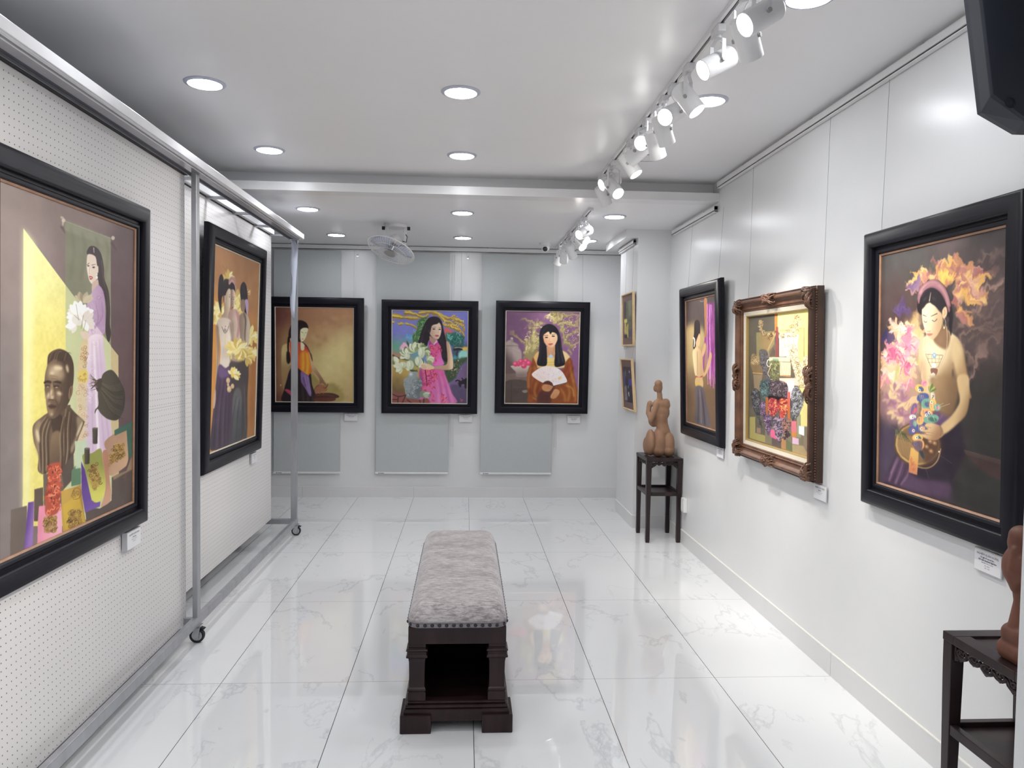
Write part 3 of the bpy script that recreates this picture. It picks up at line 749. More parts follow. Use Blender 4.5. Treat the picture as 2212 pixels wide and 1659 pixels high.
# carved walnut frame
def carved_picture():
    w, h, tilt, b_ = 1.128, 1.019, .021, .117
    loc, rot = place('R', 1.80, 4.407, .945, tilt)
    t = thing('framed_painting', 'abstract painting in an ornate carved brown frame with cream liner, middle of the right wall', 'painting', loc, rot)
    sweep([(0, 0), (0, .034), (.004, .038), (.010, .040), (.012, .060), (.018, .066)], w, h).obj('frame_side', M['carved_dark'], t, smooth=35)
    sweep([(.018, .066), (.024, .072), (.032, .070), (.040, .056), (.052, .046), (.062, .044), (.066, .048), (.070, .048), (.073, .042), (.082, .040), (.086, .034)], w, h).obj('moulding', M['carved'], t, smooth=35)
    sweep([(.086, .022), (.086, .036), (.110, .030), (.1115, .020)], w, h).obj('liner', M['linen'], t)
    sweep([(.1105, .020), (.1105, .031), (.1165, .028), (.117, .012)], w, h).obj('fillet', M['gilt'], t)
    B().box(-w/2+.08, w/2-.08, -.011, -.006, .08, h-.08).obj('backing', M['slot'], t)
    rnd = random.Random(5)
    def leafy(cx, cz, dirs, n, R, name):
        b = B()
        for i in range(n):
            dx, dz = dirs[i % len(dirs)]; a = math.atan2(dz, dx) + rnd.uniform(-.30, .30); ln = R * rnd.uniform(.35, 1.0)
            x0, z0 = cx + rnd.uniform(-.016, .016), cz + rnd.uniform(-.016, .016); sg = rnd.choice((-1, 1)); pts = []
            for j in range(9):
                u_ = j/8; aa = a + sg*u_*u_*2.4
                pts.append((x0 + math.cos(a)*ln*u_ + math.cos(aa)*.012*u_, -.062 - .020*math.sin(u_*PI) + rnd.uniform(-.001, .001), z0 + math.sin(a)*ln*u_ + math.sin(aa)*.014*u_))
            lo_, hx_ = .004, w/2 - .002
            pts = [(max(-hx_, min(hx_, px_)), py_, max(lo_, min(h - .004, pz_))) for px_, py_, pz_ in pts]
            b.tube(pts, [.0062*(1 - .7*j/8) + .0012 for j in range(9)], 6)
            b.sphere(pts[-1], .0052, 8, 6)
        for i in range(5): b.sphere((cx + rnd.uniform(-.02, .02), -.074, cz + rnd.uniform(-.02, .02)), (.010, .008, .010), 8, 6)
        b.obj(name, M['carved'], t, smooth=True)
    i_ = .028
    for sx_ in (-1, 1):
        for sz_ in (0, 1):
            cx, cz = sx_*(w/2 - i_), i_ if sz_ == 0 else h - i_; vz = 1 if sz_ == 0 else -1
            leafy(cx, cz, [(-sx_, 0), (0, vz), (-sx_, vz), (-sx_, 0), (0, vz)], 40, .092, 'corner_carving')
    for sz_ in (0, 1): leafy(0, i_ if sz_ == 0 else h - i_, [(1, 0), (-1, 0), (1, .2), (-1, .2)], 36, .105, 'centre_carving')
    for sx_ in (-1, 1): leafy(sx_*(w/2 - i_), h/2, [(0, 1), (0, -1)], 36, .105, 'centre_carving')
    # bead row along the back edge
    b = B()
    for k in range(70):
        z = .02 + (h-.04)*k/69
        for sx_ in (-1, 1): b.sphere((sx_*(w/2 - .002), -.040, z), (.004, .005, .0055), 6, 4)
    for k in range(78):
        x = -w/2 + .02 + (w-.04)*k/77
        for z in (.002, h - .002): b.sphere((x, -.040, z), (.0055, .005, .004), 6, 4)
    o = b.obj('bead_row', M['carved'], t, smooth=True); o['kind'] = 'stuff'
    canvas_jobs.append(('R2', t, w/2-.117, .117, h-.117, .0145))
    hang(t, (-.49, .555), h, tilt, .945, 2.815, 'R')
carved_picture()

# two slim gold-framed abstracts one above the other on the column side
def small_picture(s, zb, w, h, tilt, job, label):
    loc, rot = place('C', 1.50, s, zb, tilt)
    t = thing('framed_print', label, 'painting', loc, rot, group=None)
    sweep([(0, 0), (0, .022), (.002, .024), (.010, .024), (.013, .018), (.014, .010)], w, h).obj('frame', M['lightgold'], t, smooth=35)
    B().box(-w/2+.013, w/2-.013, -.013, -.008, .013, h-.013).obj('mount', M['mauvemat'], t)
    canvas_jobs.append((job, t, w/2-.075, .075, h-.075, .0136))
    hang(t, (-.15, .15), h, tilt, zb, 2.60 if job == 'S1' else 1.70, 'C')
    return t
small_picture(7.211, 1.676, .502, .498, .027, 'S1', 'small gold-framed olive and grey abstract, upper of two on the column side')
small_picture(7.102, 1.075, .500, .482, .079, 'S2', 'small gold-framed dark blue abstract, lower of two on the column side')

# caption cards ----------------------------------------------------------
def card(side, wall, s, zb, label, lines, w=.138, h=.075, stand_off=.004):
    loc, rot = place(side, wall, s, zb, 0)
    t = thing('caption_card', label, 'caption card', loc, rot, group=None)
    B().box(-w/2-.003, w/2+.003, -stand_off, 0, -.003, h+.003).obj('holder', M['holder'] if side != 'B' else M['white_plastic'], t)
    B().box(-w/2, w/2, -stand_off-.0012, -stand_off-.0002, 0, h).obj('card', M['paper'], t)
    for body, size, z, bold in lines:
        text(body, size*w/.138, (0, -stand_off-.0018, z*h/.075), t, M['ink'], rot=(PI/2, 0, 0), bold=bold)
    return t
NM = 'NGHIÊM XUÂN HƯNG'
def ln(a, b_=None):
    r = [(NM, .0105, .061, 0), (a, .0082, .048, .0002)]
    z = .040
    if b_: r.append((b_, .0082, .038, .0002)); z = .030
    return r + [('Sơn dầu / Oil on canvas', .0058, z - .002, 0), ('80 x 100cm', .0055, z - .011, 0)]
card('R', 1.795, 2.567, .845, 'white caption card under the flame-flower painting, beside the red-brown figure', [(NM, .0112, .061, 0), ('Cô gái với con tò he -', .0082, .050, .0002), ('Girl with dominant figurines', .0082, .041, .0002), ('Sơn dầu / Oil on canvas', .0062, .032, 0), ('80 x 100cm', .0055, .023, 0), ('2021 - 2022', .0055, .015, 0)])
card('R', 1.795, 3.85, .857, 'white caption card hanging under the carved brown frame', ln('Mái đình', None))
card('R', 1.795, 5.42, .862, 'white caption card under the violet cloth painting', ln('Cô gái và lụa'))
card('L', -1.548, 3.505, .705, 'white caption card under the bust painting on the near perforated panel', ln('Chân dung', None), stand_off=.022)
card('L', -1.698, 6.065, .712, 'white caption card under the three women painting on the far panel', ln('Ba cô gái'), stand_off=.012)
card('B', 8.385, -1.281, .836, 'white caption card under the orange bodice painting, left on the far wall', ln('Cô gái và con trâu'))
card('B', 8.385, -.042, .832, 'white caption card under the pink dress painting, middle of the far wall', ln('Cô gái và hoa sen'))
card('B', 8.385, 1.148, .832, 'white caption card under the painting of the woman with a fan', ln('Cô gái và chiếc quạt', 'Girl with a fan'))
# ================================================================ PAINTED CANVASES
def fbm(h, w, cell, octv, rs):
    out = np.zeros((h, w)); amp = 1; tot = 0
    for o_ in range(octv):
        c = max(2, cell / 2**o_); gh, gw = int(h/c)+3, int(w/c)+3; g = rs.rand(gh, gw)
        y = np.arange(h)/c; x = np.arange(w)/c; yi, xi = y.astype(int), x.astype(int)
        fy, fx = (y-yi)[:, None], (x-xi)[None, :]; fy = fy*fy*(3-2*fy); fx = fx*fx*(3-2*fx)
        a = g[yi][:, xi]; b = g[yi][:, xi+1]; c_ = g[yi+1][:, xi]; d_ = g[yi+1][:, xi+1]
        out += amp*((a*(1-fx)+b*fx)*(1-fy) + (c_*(1-fx)+d_*fx)*fy); tot += amp; amp *= .5
    return out/tot
def blur1(m, r):
    r = int(r)
    if r < 1: return m
    for ax in (0, 1):
        for _ in range(2):
            p = np.pad(m, [(r+1, r) if a == ax else (0, 0) for a in (0, 1)], mode='edge'); c = np.cumsum(p, axis=ax)
            m = (c[2*r+1:] - c[:-2*r-1])/(2*r+1) if ax == 0 else (c[:, 2*r+1:] - c[:, :-2*r-1])/(2*r+1)
    return m
class Sk:
    """a painting: flat colours laid down in the coordinates of a study sheet whose quad maps to the canvas"""
    def __init__(s, quad, W_, H_, bg, seed=1):
        s.W, s.H = W_*2, H_*2; s.rs = np.random.RandomState(seed); s.rnd = random.Random(seed)
        A = []; bb = []
        for (x, y), (u_, v) in zip(quad, ((0, 0), (s.W, 0), (s.W, s.H), (0, s.H))):
            A += [[x, y, 1, 0, 0, 0, -u_*x, -u_*y], [0, 0, 0, x, y, 1, -v*x, -v*y]]; bb += [u_, v]
        s.Hm = np.append(np.linalg.solve(np.array(A, float), np.array(bb, float)), 1).reshape(3, 3)
        s.im = np.zeros((s.H, s.W, 3)); s.im[:] = bg; s.vw = (0, 0, 1)
    def view(s, x0, y0, k): s.vw = (x0, y0, k)
    def T(s, pts):
        p = np.array(pts, float); x0, y0, k = s.vw; q = np.c_[p[:, 0]/k+x0, p[:, 1]/k+y0, np.ones(len(p))] @ s.Hm.T
        return q[:, :2]/q[:, 2:]
    @staticmethod
    def cr(pts, closed=True, n=5):
        p = np.array(pts, float); k = len(p); out = []
        for i in range(k if closed else k-1):
            if closed: a, b, c, d_ = p[i-1], p[i], p[(i+1) % k], p[(i+2) % k]
            else: a, b, c, d_ = p[max(i-1, 0)], p[i], p[i+1], p[min(i+2, k-1)]
            for t_ in np.arange(n)/n: out.append(.5*((2*b)+(c-a)*t_+(2*a-5*b+4*c-d_)*t_**2+(3*b-a-3*c+d_)*t_**3))
        if not closed: out.append(p[-1])
        return np.array(out)
    def mask(s, q, pad):
        x0, y0 = np.floor(q.min(0)).astype(int)-pad; x1, y1 = np.ceil(q.max(0)).astype(int)+pad
        X0, Y0, X1, Y1 = max(0, x0), max(0, y0), min(s.W, x1), min(s.H, y1)
        if X1 <= X0 or Y1 <= Y0 or (X1-X0) > 6000: return None
        h, w = Y1-Y0, X1-X0; D = np.zeros((h, w+1))
        for i in range(len(q)):
            (ax, ay), (bx_, by_) = q[i-1]-(X0, Y0), q[i]-(X0, Y0)
            if ay == by_: continue
            sg = 1
            if ay > by_: ax, ay, bx_, by_, sg = bx_, by_, ax, ay, -1
            r0, r1 = max(0, math.ceil(ay-.5)), min(h-1, math.ceil(by_-.5)-1)
            if r1 < r0: continue
            r = np.arange(r0, r1+1); xs = ax+(r+.5-ay)/(by_-ay)*(bx_-ax); c = np.clip(np.ceil(xs-.5), 0, w).astype(int)
            D[r, c] += sg
        return (np.abs(np.cumsum(D, 1)[:, :w]) > .5).astype(float), X0, Y0
    def put(s, mk, col, a, g=None, to=None, tex=0):
        m, X0, Y0 = mk; h, w = m.shape; col = np.array(col, float); m = m*a
        if to is not None:
            (p, q) = s.T(g); yy, xx = np.mgrid[0:h, 0:w]; d_ = q-p
            t_ = np.clip(((xx+X0-p[0])*d_[0]+(yy+Y0-p[1])*d_[1])/(d_@d_+1e-9), 0, 1)[..., None]
            t_ = t_*t_*(3-2*t_); col = col*(1-t_)+np.array(to, float)*t_
        if tex: col = col + (fbm(h, w, 14, 3, s.rs)[..., None]-.5)*tex
        v = s.im[Y0:Y0+h, X0:X0+w]; v[:] = v*(1-m[..., None])+col*m[..., None]
    def poly(s, pts, col, soft=1, sm=True, a=1, to=None, g=None, tex=0):
        q = s.cr(pts) if sm else np.array(pts, float)
        mk = s.mask(s.T(q), int(soft*4)+2)
        if mk is None: return
        s.put((blur1(mk[0], soft), mk[1], mk[2]), col, a, g, to, tex)
    def line(s, pts, w, col, soft=0, a=1, sm=True):
        p = s.cr(pts, False, 4) if sm and len(pts) > 2 else np.array(pts, float)
        w0, w1 = w if isinstance(w, tuple) else (w, w); n = len(p)
        d_ = np.gradient(p, axis=0); d_ /= np.linalg.norm(d_, axis=1)[:, None]+1e-9; nn = np.c_[-d_[:, 1], d_[:, 0]]
        ww = np.linspace(w0, w1, n)[:, None]/2
        mk = s.mask(s.T(np.r_[p+nn*ww, (p-nn*ww)[::-1]]), int(soft*4)+2)
        if mk is None: return
        s.put((blur1(mk[0], soft), mk[1], mk[2]), col, a)
    def ell(s, cx, cy, rx, ry, col, rot=0, **k):
        c, sn = math.cos(rot), math.sin(rot)
        s.poly([(cx+rx*math.cos(t_)*c-ry*math.sin(t_)*sn, cy+rx*math.cos(t_)*sn+ry*math.sin(t_)*c) for t_ in np.arange(20)*2*PI/20], col, sm=False, **k)
    def petals(s, cx, cy, r, n, cols, a0=0, spread=2*PI, wd=.28, soft=1, a=1):
        for i in range(n):
            an = a0+spread*(i+.5)/n+s.rnd.uniform(-.12, .12); ln = r*s.rnd.uniform(.7, 1.1); c = s.rnd.choice(cols)
            ux, uy = math.cos(an), math.sin(an); w = ln*wd
            s.poly([(cx, cy), (cx+ux*ln*.5-uy*w, cy+uy*ln*.5+ux*w), (cx+ux*ln, cy+uy*ln), (cx+ux*ln*.5+uy*w, cy+uy*ln*.5-ux*w)], c, soft, a=a)
            s.line([(cx+ux*ln*.15, cy+uy*ln*.15), (cx+ux*ln*.85, cy+uy*ln*.85)], ln*.03, [max(0, q*.78) for q in c], a=.3, sm=False)
    def curls(s, reg, n, size, w, cols, a=1, turns=1.3):
        rg = np.array(reg, float); x0, y0 = rg.min(0); x1, y1 = rg.max(0); k = 0; tries = 0
        while k < n and tries < n*20:
            tries += 1; cx, cy = s.rnd.uniform(x0, x1), s.rnd.uniform(y0, y1); ins = False
            for i in range(len(rg)):
                (ax, ay), (bx_, by_) = rg[i-1], rg[i]
                if (ay > cy) != (by_ > cy) and cx < (bx_-ax)*(cy-ay)/(by_-ay+1e-12)+ax: ins = not ins
            if not ins: continue
            k += 1; R_ = size*s.rnd.uniform(.5, 1.2); a0 = s.rnd.uniform(0, 2*PI); sg = s.rnd.choice((-1, 1))
            s.line([(cx+R_*(1-j/10)*math.cos(a0+sg*turns*2*PI*j/9), cy+R_*(1-j/10)*math.sin(a0+sg*turns*2*PI*j/9)) for j in range(9)], (w*1.3, w*.6), s.rnd.choice(cols), a=a)
    def folds(s, lines, w, col, a=.5, soft=2):
        for p in lines: s.line(p, w, col, soft, a)
    def warp(s, amp, cell, octv=3):
        dx = (fbm(s.H, s.W, cell, octv, s.rs)-.5)*2*amp; dy = (fbm(s.H, s.W, cell, octv, s.rs)-.5)*2*amp
        yy, xx = np.mgrid[0:s.H, 0:s.W]; X = np.clip(xx+dx, 0, s.W-1.001); Y = np.clip(yy+dy, 0, s.H-1.001)
        xi, yi = X.astype(int), Y.astype(int); fx, fy = (X-xi)[..., None], (Y-yi)[..., None]; im = s.im
        s.im = (im[yi, xi]*(1-fx)+im[yi, xi+1]*fx)*(1-fy)+(im[yi+1, xi]*(1-fx)+im[yi+1, xi+1]*fx)*fy
    def texture(s, amt=9, cell=60, fine=4):
        s.im += (fbm(s.H, s.W, cell, 4, s.rs)[..., None]-.5)*amt*2 + (s.rs.rand(s.H, s.W, 1)-.5)*fine
    def done(s):
        im = s.im.reshape(s.H//2, 2, s.W//2, 2, 3).mean((1, 3)); im = np.clip(im, 0, 244)/255
        im = im*.90 + im.mean(2, keepdims=True)*.10
        return np.where(im <= .04045, im/12.92, ((im+.055)/1.055)**2.4)

PAINT_GAIN = 1.12
m = M['paint'] = mat('oil_paint_on_canvas', (.5, .5, .5), .42, spec=.35)
at = N(m, 'ShaderNodeAttribute'); at.attribute_name = 'paint'
gn = N(m, 'ShaderNodeMix', data_type='RGBA', blend_type='MULTIPLY'); gn.inputs[0].default_value = 1; gn.inputs[7].default_value = (PAINT_GAIN,)*3 + (1,)
L(m, at.outputs['Color'], gn.inputs[6]); L(m, gn.outputs[2], bsdf(m).inputs['Base Color'])
bump(m, noise(m, objco(m), 420, 2).outputs[0], .12, .001)
def canvas(img, parent, hw, z0, z1, v):
    h, w = img.shape[:2]
    xs = np.linspace(-hw, hw, w); zs = np.linspace(z1, z0, h)
    co = np.zeros((h, w, 3), np.float32); co[..., 0] = xs[None]; co[..., 1] = -v; co[..., 2] = zs[:, None]
    idx = np.arange(h*w).reshape(h, w)
    quads = np.stack([idx[1:, :-1], idx[1:, 1:], idx[:-1, 1:], idx[:-1, :-1]], -1).reshape(-1, 4)
    me = bpy.data.meshes.new('canvas'); nf = len(quads)
    me.vertices.add(h*w); me.vertices.foreach_set('co', co.reshape(-1))
    me.loops.add(nf*4); me.loops.foreach_set('vertex_index', quads.reshape(-1).astype(np.int32))
    me.polygons.add(nf); me.polygons.foreach_set('loop_start', np.arange(0, nf*4, 4, dtype=np.int32)); me.update(calc_edges=True)
    ca = me.color_attributes.new('paint', 'FLOAT_COLOR', 'POINT')
    ca.data.foreach_set('color', np.concatenate([img, np.ones((h, w, 1))], -1).reshape(-1).astype(np.float32))
    o = bpy.data.objects.new('canvas', me); COL.objects.link(o); me.materials.append(M['paint']); o.parent = parent
    B().box(-hw-.0005, hw+.0005, -v+.0006, -v+.003, z0-.0005, z1+.0005).obj('canvas_board', M['linen'], parent)
    return o
def paint_plain():
    s = Sk(((0, 0), (1, 0), (1, 1), (0, 1)), 60, 80, (140, 110, 80)); return s.done()
PAINTERS = {}
def paint_L1():
    s = Sk(((1, 391), (296, 496), (289, 1084), (1, 1210)), 400, 640, (128, 108, 104), 3)
    s.view(0, 340, 3.772)
    s.poly([(-50, 150), (420, 250), (330, 2600), (-50, 3500)], (152, 136, 130), 90, a=.8)
    s.poly([(-50, 1500), (200, 1500), (200, 3500), (-50, 3500)], (132, 122, 120), 60, a=.8)
    s.poly([(900, 560), (1300, 560), (1300, 3100), (900, 3100)], (98, 76, 78), 40, a=.9)
    s.poly([(200, 200), (900, 400), (900, 620), (300, 560)], (142, 122, 116), 50, a=.7)
    # wall strip lit, banner, wedge
    banner = [(552, 515), (925, 655), (925, 2950), (552, 2950)]
    s.poly(banner, (128, 128, 104), .8, False, to=(140, 138, 112), g=((552, 800), (925, 800)))
    s.poly([(552, 515), (925, 655), (925, 730), (552, 600)], (150, 148, 122), 5, False, a=.7)
    for x in (600, 690, 800, 880): s.line([(x, 560+(x-552)*.37), (x+25, 760), (x-10, 1000)], (16, 30), (112, 112, 88), 8, .5)
    wedge = [(212, 585), (555, 1045), (985, 1620), (985, 2750), (205, 3000)]
    s.poly([(212, 585), (555, 1045), (555, 3000), (205, 3000)], (244, 240, 160), .8, False, to=(236, 222, 118), g=((300, 800), (500, 1600)), tex=16)
    s.poly([(212, 585), (300, 700), (260, 3000), (205, 3000)], (246, 242, 178), 14, False, a=.8)
    s.poly([(555, 1045), (925, 1540), (925, 2950), (555, 2950)], (198, 204, 150), .8, False, to=(206, 208, 160), g=((555, 1300), (925, 1800)))
    s.poly([(925, 1545), (985, 1620), (985, 2750), (925, 2750)], (206, 186, 136), .8, False)
    s.line([(515, 490), (535, 500), (530, 570)], (22, 12), (196, 178, 158), 1); s.ell(538, 515, 16, 16, (214, 198, 180)); s.ell(944, 655, 15, 17, (206, 190, 172))
    s.line([(520, 560), (552, 620)], (26, 6), (84, 68, 68), 3, .8); s.line([(930, 690), (975, 760)], (26, 5), (84, 66, 68), 3, .8)
    s.line([(552, 520), (925, 658)], (7, 7), (168, 164, 138), 1, .8)
    # woman: long hair, face, lilac dress
    s.poly([(730, 790), (745, 735), (780, 722), (820, 745), (850, 800), (868, 900), (872, 990), (905, 1090), (918, 1230), (915, 1360), (925, 1440), (905, 1510), (880, 1420), (886, 1250), (868, 1120), (830, 1040), (815, 960), (800, 820)], (62, 48, 50), 1)
    s.line([(785, 735), (788, 780)], (7, 4), (206, 190, 176), 1)
    s.line([(850, 840), (865, 1000), (900, 1150), (905, 1350)], (10, 5), (98, 82, 80), 3, .7)
    s.poly([(733, 800), (760, 790), (800, 812), (812, 880), (822, 890), (822, 940), (812, 950), (806, 1000), (790, 1030), (768, 1032), (748, 1005), (735, 950), (728, 880)], (226, 206, 186), 1)
    s.poly([(728, 890), (740, 960), (760, 1020), (775, 1030), (760, 960), (748, 880)], (238, 222, 200), 3, a=.8)
    s.line([(730, 880), (748, 862)], (3, 5), (70, 48, 46)); s.line([(768, 880), (800, 872)], (5, 3), (70, 48, 46))
    s.ell(741, 886, 9, 5, (48, 34, 34)); s.ell(784, 898, 11, 6, (48, 34, 34)); s.line([(752, 895), (748, 950), (760, 952)], (3, 4), (190, 158, 140), 1)
    s.poly([(746, 972), (760, 968), (778, 980), (770, 995), (756, 1000)], (186, 88, 84), .6); s.line([(752, 982), (770, 984)], 4, (240, 226, 216))
    s.ell(812, 955, 5, 8, (236, 232, 222)); s.ell(810, 980, 8, 14, (240, 236, 228))
    s.poly([(775, 1025), (818, 1000), (822, 1050), (800, 1085), (770, 1100)], (208, 180, 162), 1)
    s.poly([(770, 1100), (800, 1062), (825, 1045), (858, 1085), (875, 1180), (878, 1380), (868, 1440), (800, 1470), (745, 1480), (735, 1300), (725, 1250), (735, 1180)], (196, 164, 192), 1, to=(178, 142, 178), g=((740, 1200), (880, 1250)))
    s.poly([(725, 1270), (800, 1370), (860, 1450), (745, 1490), (735, 1330)], (224, 200, 214), 1, False, a=.9)
    s.curls([(740, 1120), (860, 1090), (870, 1420), (745, 1460)], 26, 22, 3, [(164, 124, 160), (212, 180, 204), (150, 112, 150)], .55)
    s.folds([[(850, 1180), (855, 1300), (790, 1400)], [(800, 1190), (820, 1330), (760, 1420)]], (5, 9), (148, 110, 150), .6)
    s.line([(745, 1485), (790, 1470), (855, 1450)], (5, 4), (150, 112, 140), 1, .8)
    s.poly([(672, 1430), (700, 1425), (740, 1440), (745, 1485), (715, 1495), (690, 1470)], (228, 204, 184), 1)
    s.poly([(740, 1480), (850, 1452), (866, 1560), (880, 1700), (905, 2000), (935, 2360), (885, 2440), (690, 2400), (712, 2000), (725, 1700)], (236, 216, 226), 1, to=(214, 190, 212), g=((760, 1500), (880, 1650)))
    s.folds([[(800, 1500), (830, 1900), (870, 2400)], [(830, 1490), (860, 1900), (915, 2380)], [(770, 1520), (770, 2000), (775, 2400)]], (4, 14), (196, 166, 196), .6, 3)
    s.folds([[(785, 1500), (800, 1900), (820, 2400)]], (6, 22), (248, 240, 244), .8, 4)
    s.curls([(740, 1520), (800, 1500), (820, 1900), (730, 2100)], 26, 24, 3, [(222, 186, 204), (250, 238, 244)], .6)
    # white lilies
    s.petals(700, 1190, 92, 9, [(188, 172, 140), (160, 142, 112), (206, 190, 160)], -2.6, 2.2, .22)
    s.petals(660, 1290, 120, 11, [(248, 246, 240), (236, 230, 220), (252, 250, 246)], -3.6, 4.4, .26)
    s.petals(640, 1370, 95, 9, [(250, 248, 242), (232, 226, 214)], -4.4, 4.2, .28)
    s.petals(705, 1340, 95, 8, [(246, 242, 236), (226, 216, 204)], -2.2, 3.6, .28)
    for p in (((640, 1200), (660, 1330)), ((620, 1290), (670, 1330)), ((700, 1290), (680, 1400)), ((720, 1330), (700, 1420))): s.line(list(p), 3, (120, 106, 84), .5, .8)
    # carved column in pale line work
    s.poly([(690, 1500), (735, 1495), (735, 1600), (715, 1740), (700, 2300), (655, 2300), (648, 1800), (660, 1640)], (226, 196, 150), 1, a=.75)
    s.view(0, 740, 3.456)
    s.curls([(620, 20), (670, 20), (668, 205), (620, 190)], 16, 15, 3.4, [(190, 140, 92), (236, 206, 158), (160, 112, 70)], .9)
    s.poly([(605, 220), (668, 215), (668, 300), (605, 290)], (232, 204, 96), 1, a=.9); s.curls([(605, 225), (665, 225), (665, 295), (605, 290)], 8, 12, 3, [(176, 130, 60)], .9)
    s.poly([(585, 330), (668, 300), (668, 735), (600, 720)], (222, 206, 170), 1, False, a=.65)
    s.curls([(600, 320), (668, 310), (668, 730), (615, 720)], 40, 20, 2.6, [(196, 150, 110), (214, 176, 130), (176, 128, 92)], .85)
    # jar hanging to the right
    s.poly([(770, 290), (790, 235), (845, 208), (885, 240), (925, 310), (950, 380), (948, 470), (925, 545), (885, 585), (820, 575), (770, 535), (745, 500), (725, 535), (728, 505), (752, 470), (748, 380)], (84, 76, 62), 1, to=(62, 56, 48), g=((760, 400), (940, 420)))
    for k in range(22):
        a_ = -1.3 + k*.13; s.line([(775, 300+k*4), (840+30*math.cos(a_), 330+k*9), (935, 300+k*13)], (2.5, 2.5), s.rnd.choice([(118, 106, 84), (60, 52, 44), (104, 94, 76)]), .5, .7)
    s.poly([(738, 290), (778, 275), (775, 330), (752, 372), (735, 350)], (74, 64, 52), 1)
    for k in range(26): s.line([(745, 310+s.rnd.uniform(-20, 40)), (690+s.rnd.uniform(-10, 30), 240+k*5)], (5, 1.5), s.rnd.choice([(96, 80, 66), (60, 48, 42), (140, 120, 98)]), .4)
    # bronze bust
    body = [(265, 625), (330, 560), (372, 530), (400, 500), (530, 470), (545, 490), (580, 530), (640, 585), (645, 610), (600, 720), (560, 850), (495, 950), (470, 985), (440, 960), (400, 950), (350, 985), (300, 955), (305, 850), (270, 740)]
    s.poly(body, (118, 94, 72), 1, to=(82, 64, 50), g=((280, 700), (640, 700)))
    s.poly([(275, 640), (320, 590), (310, 840), (285, 780)], (170, 148, 116), 6, a=.7)
    s.poly([(590, 560), (640, 590), (600, 710), (560, 820), (540, 800), (590, 680)], (176, 154, 120), 5, a=.7)
    s.poly([(400, 560), (470, 540), (500, 640), (440, 700), (415, 680)], (72, 54, 42), 3, a=.9)
    s.poly([(405, 690), (475, 690), (470, 950), (400, 930), (385, 880)], (134, 108, 80), 3, to=(104, 82, 62), g=((400, 700), (470, 900)))
    for p in ([(370, 560), (320, 640), (315, 800), (325, 960)], [(385, 570), (345, 680), (345, 850), (345, 980)], [(398, 590), (370, 700), (372, 860), (370, 960)], [(520, 500), (500, 640), (500, 800), (490, 950)], [(545, 520), (530, 660), (530, 800), (515, 920)], [(500, 560), (475, 700), (478, 860), (470, 960)]):
        s.line(p, (12, 26), (92, 72, 56), 2, .9); s.line([(x-9, y) for x, y in p], (5, 9), (176, 152, 118), 2, .75); s.line([(x+10, y) for x, y in p], (4, 7), (54, 40, 34), 2, .7)
    s.poly([(372, 170), (380, 100), (420, 65), (470, 55), (530, 85), (562, 150), (568, 220), (560, 330), (540, 430), (500, 500), (440, 560), (405, 572), (380, 545), (365, 480), (358, 400), (350, 320), (355, 240)], (120, 96, 74), 1, to=(74, 56, 44), g=((380, 350), (560, 350)))
    s.poly([(372, 170), (380, 100), (425, 65), (480, 58), (545, 105), (568, 200), (562, 320), (540, 330), (525, 240), (500, 170), (430, 130), (385, 160)], (80, 62, 48), 2)
    for k in range(9): s.line([(385+k*16, 150-abs(k-4)*3), (410+k*15, 80), (455+k*12, 66+k*3)], (4, 2), s.rnd.choice([(128, 104, 80), (56, 42, 34), (146, 120, 92)]), .7, .8)
    s.poly([(385, 180), (450, 170), (490, 210), (495, 270), (450, 290), (390, 280), (372, 240)], (176, 150, 116), 10, a=.85); s.ell(425, 215, 30, 24, (226, 206, 170), a=.6, soft=9)
    s.poly([(345, 300), (375, 288), (402, 298), (398, 312), (370, 306), (350, 314)], (66, 50, 40), 1); s.poly([(415, 300), (445, 290), (475, 300), (470, 312), (440, 308)], (66, 50, 40), 1)
    s.ell(372, 328, 20, 9, (84, 64, 50), soft=2); s.ell(438, 330, 24, 10, (84, 64, 50), soft=2); s.line([(358, 330), (388, 332)], (4, 3), (34, 24, 22)); s.line([(418, 332), (458, 334)], (4, 3), (34, 24, 22)); s.ell(374, 336, 8, 4, (190, 168, 134), soft=1); s.ell(440, 340, 9, 4, (190, 168, 134), soft=1)
    s.poly([(398, 310), (412, 318), (425, 400), (415, 430), (392, 432), (380, 415), (392, 370)], (150, 124, 94), 3); s.ell(404, 415, 12, 10, (206, 184, 146), soft=4, a=.8); s.line([(384, 430), (420, 434)], (5, 4), (54, 40, 32), 1)
    s.poly([(372, 478), (395, 466), (440, 478), (428, 494), (395, 498)], (88, 62, 48), 1); s.line([(372, 482), (436, 484)], (3, 3), (46, 32, 28)); s.ell(398, 520, 22, 12, (168, 142, 108), soft=5, a=.8)
    s.poly([(365, 380), (372, 460), (385, 540), (372, 500), (360, 430)], (196, 172, 136), 4, a=.7); s.poly([(440, 370), (470, 380), (465, 440), (440, 430)], (156, 130, 100), 8, a=.7)
    s.line([(430, 430), (448, 470), (440, 520)], (5, 3), (70, 52, 42), 2, .8)
    s.poly([(548, 330), (562, 335), (556, 390), (535, 430), (527, 400), (535, 350)], (128, 102, 76), 1); s.line([(545, 345), (545, 400)], (4, 3), (58, 42, 34), 1)
    for x, y, rx, ry, a_ in ((452, 195, 34, 16, .1), (405, 235, 16, 10, 0), (400, 380, 7, 26, .1), (408, 412, 9, 7, 0), (462, 385, 22, 12, .3), (378, 400, 9, 24, .2), (402, 540, 14, 8, 0), (385, 460, 8, 6, 0), (520, 200, 10, 30, -.2), (300, 700, 12, 50, -.2), (610, 650, 8, 60, .4)): s.ell(x, y, rx, ry, (240, 218, 178), a_, a=.75, soft=4)
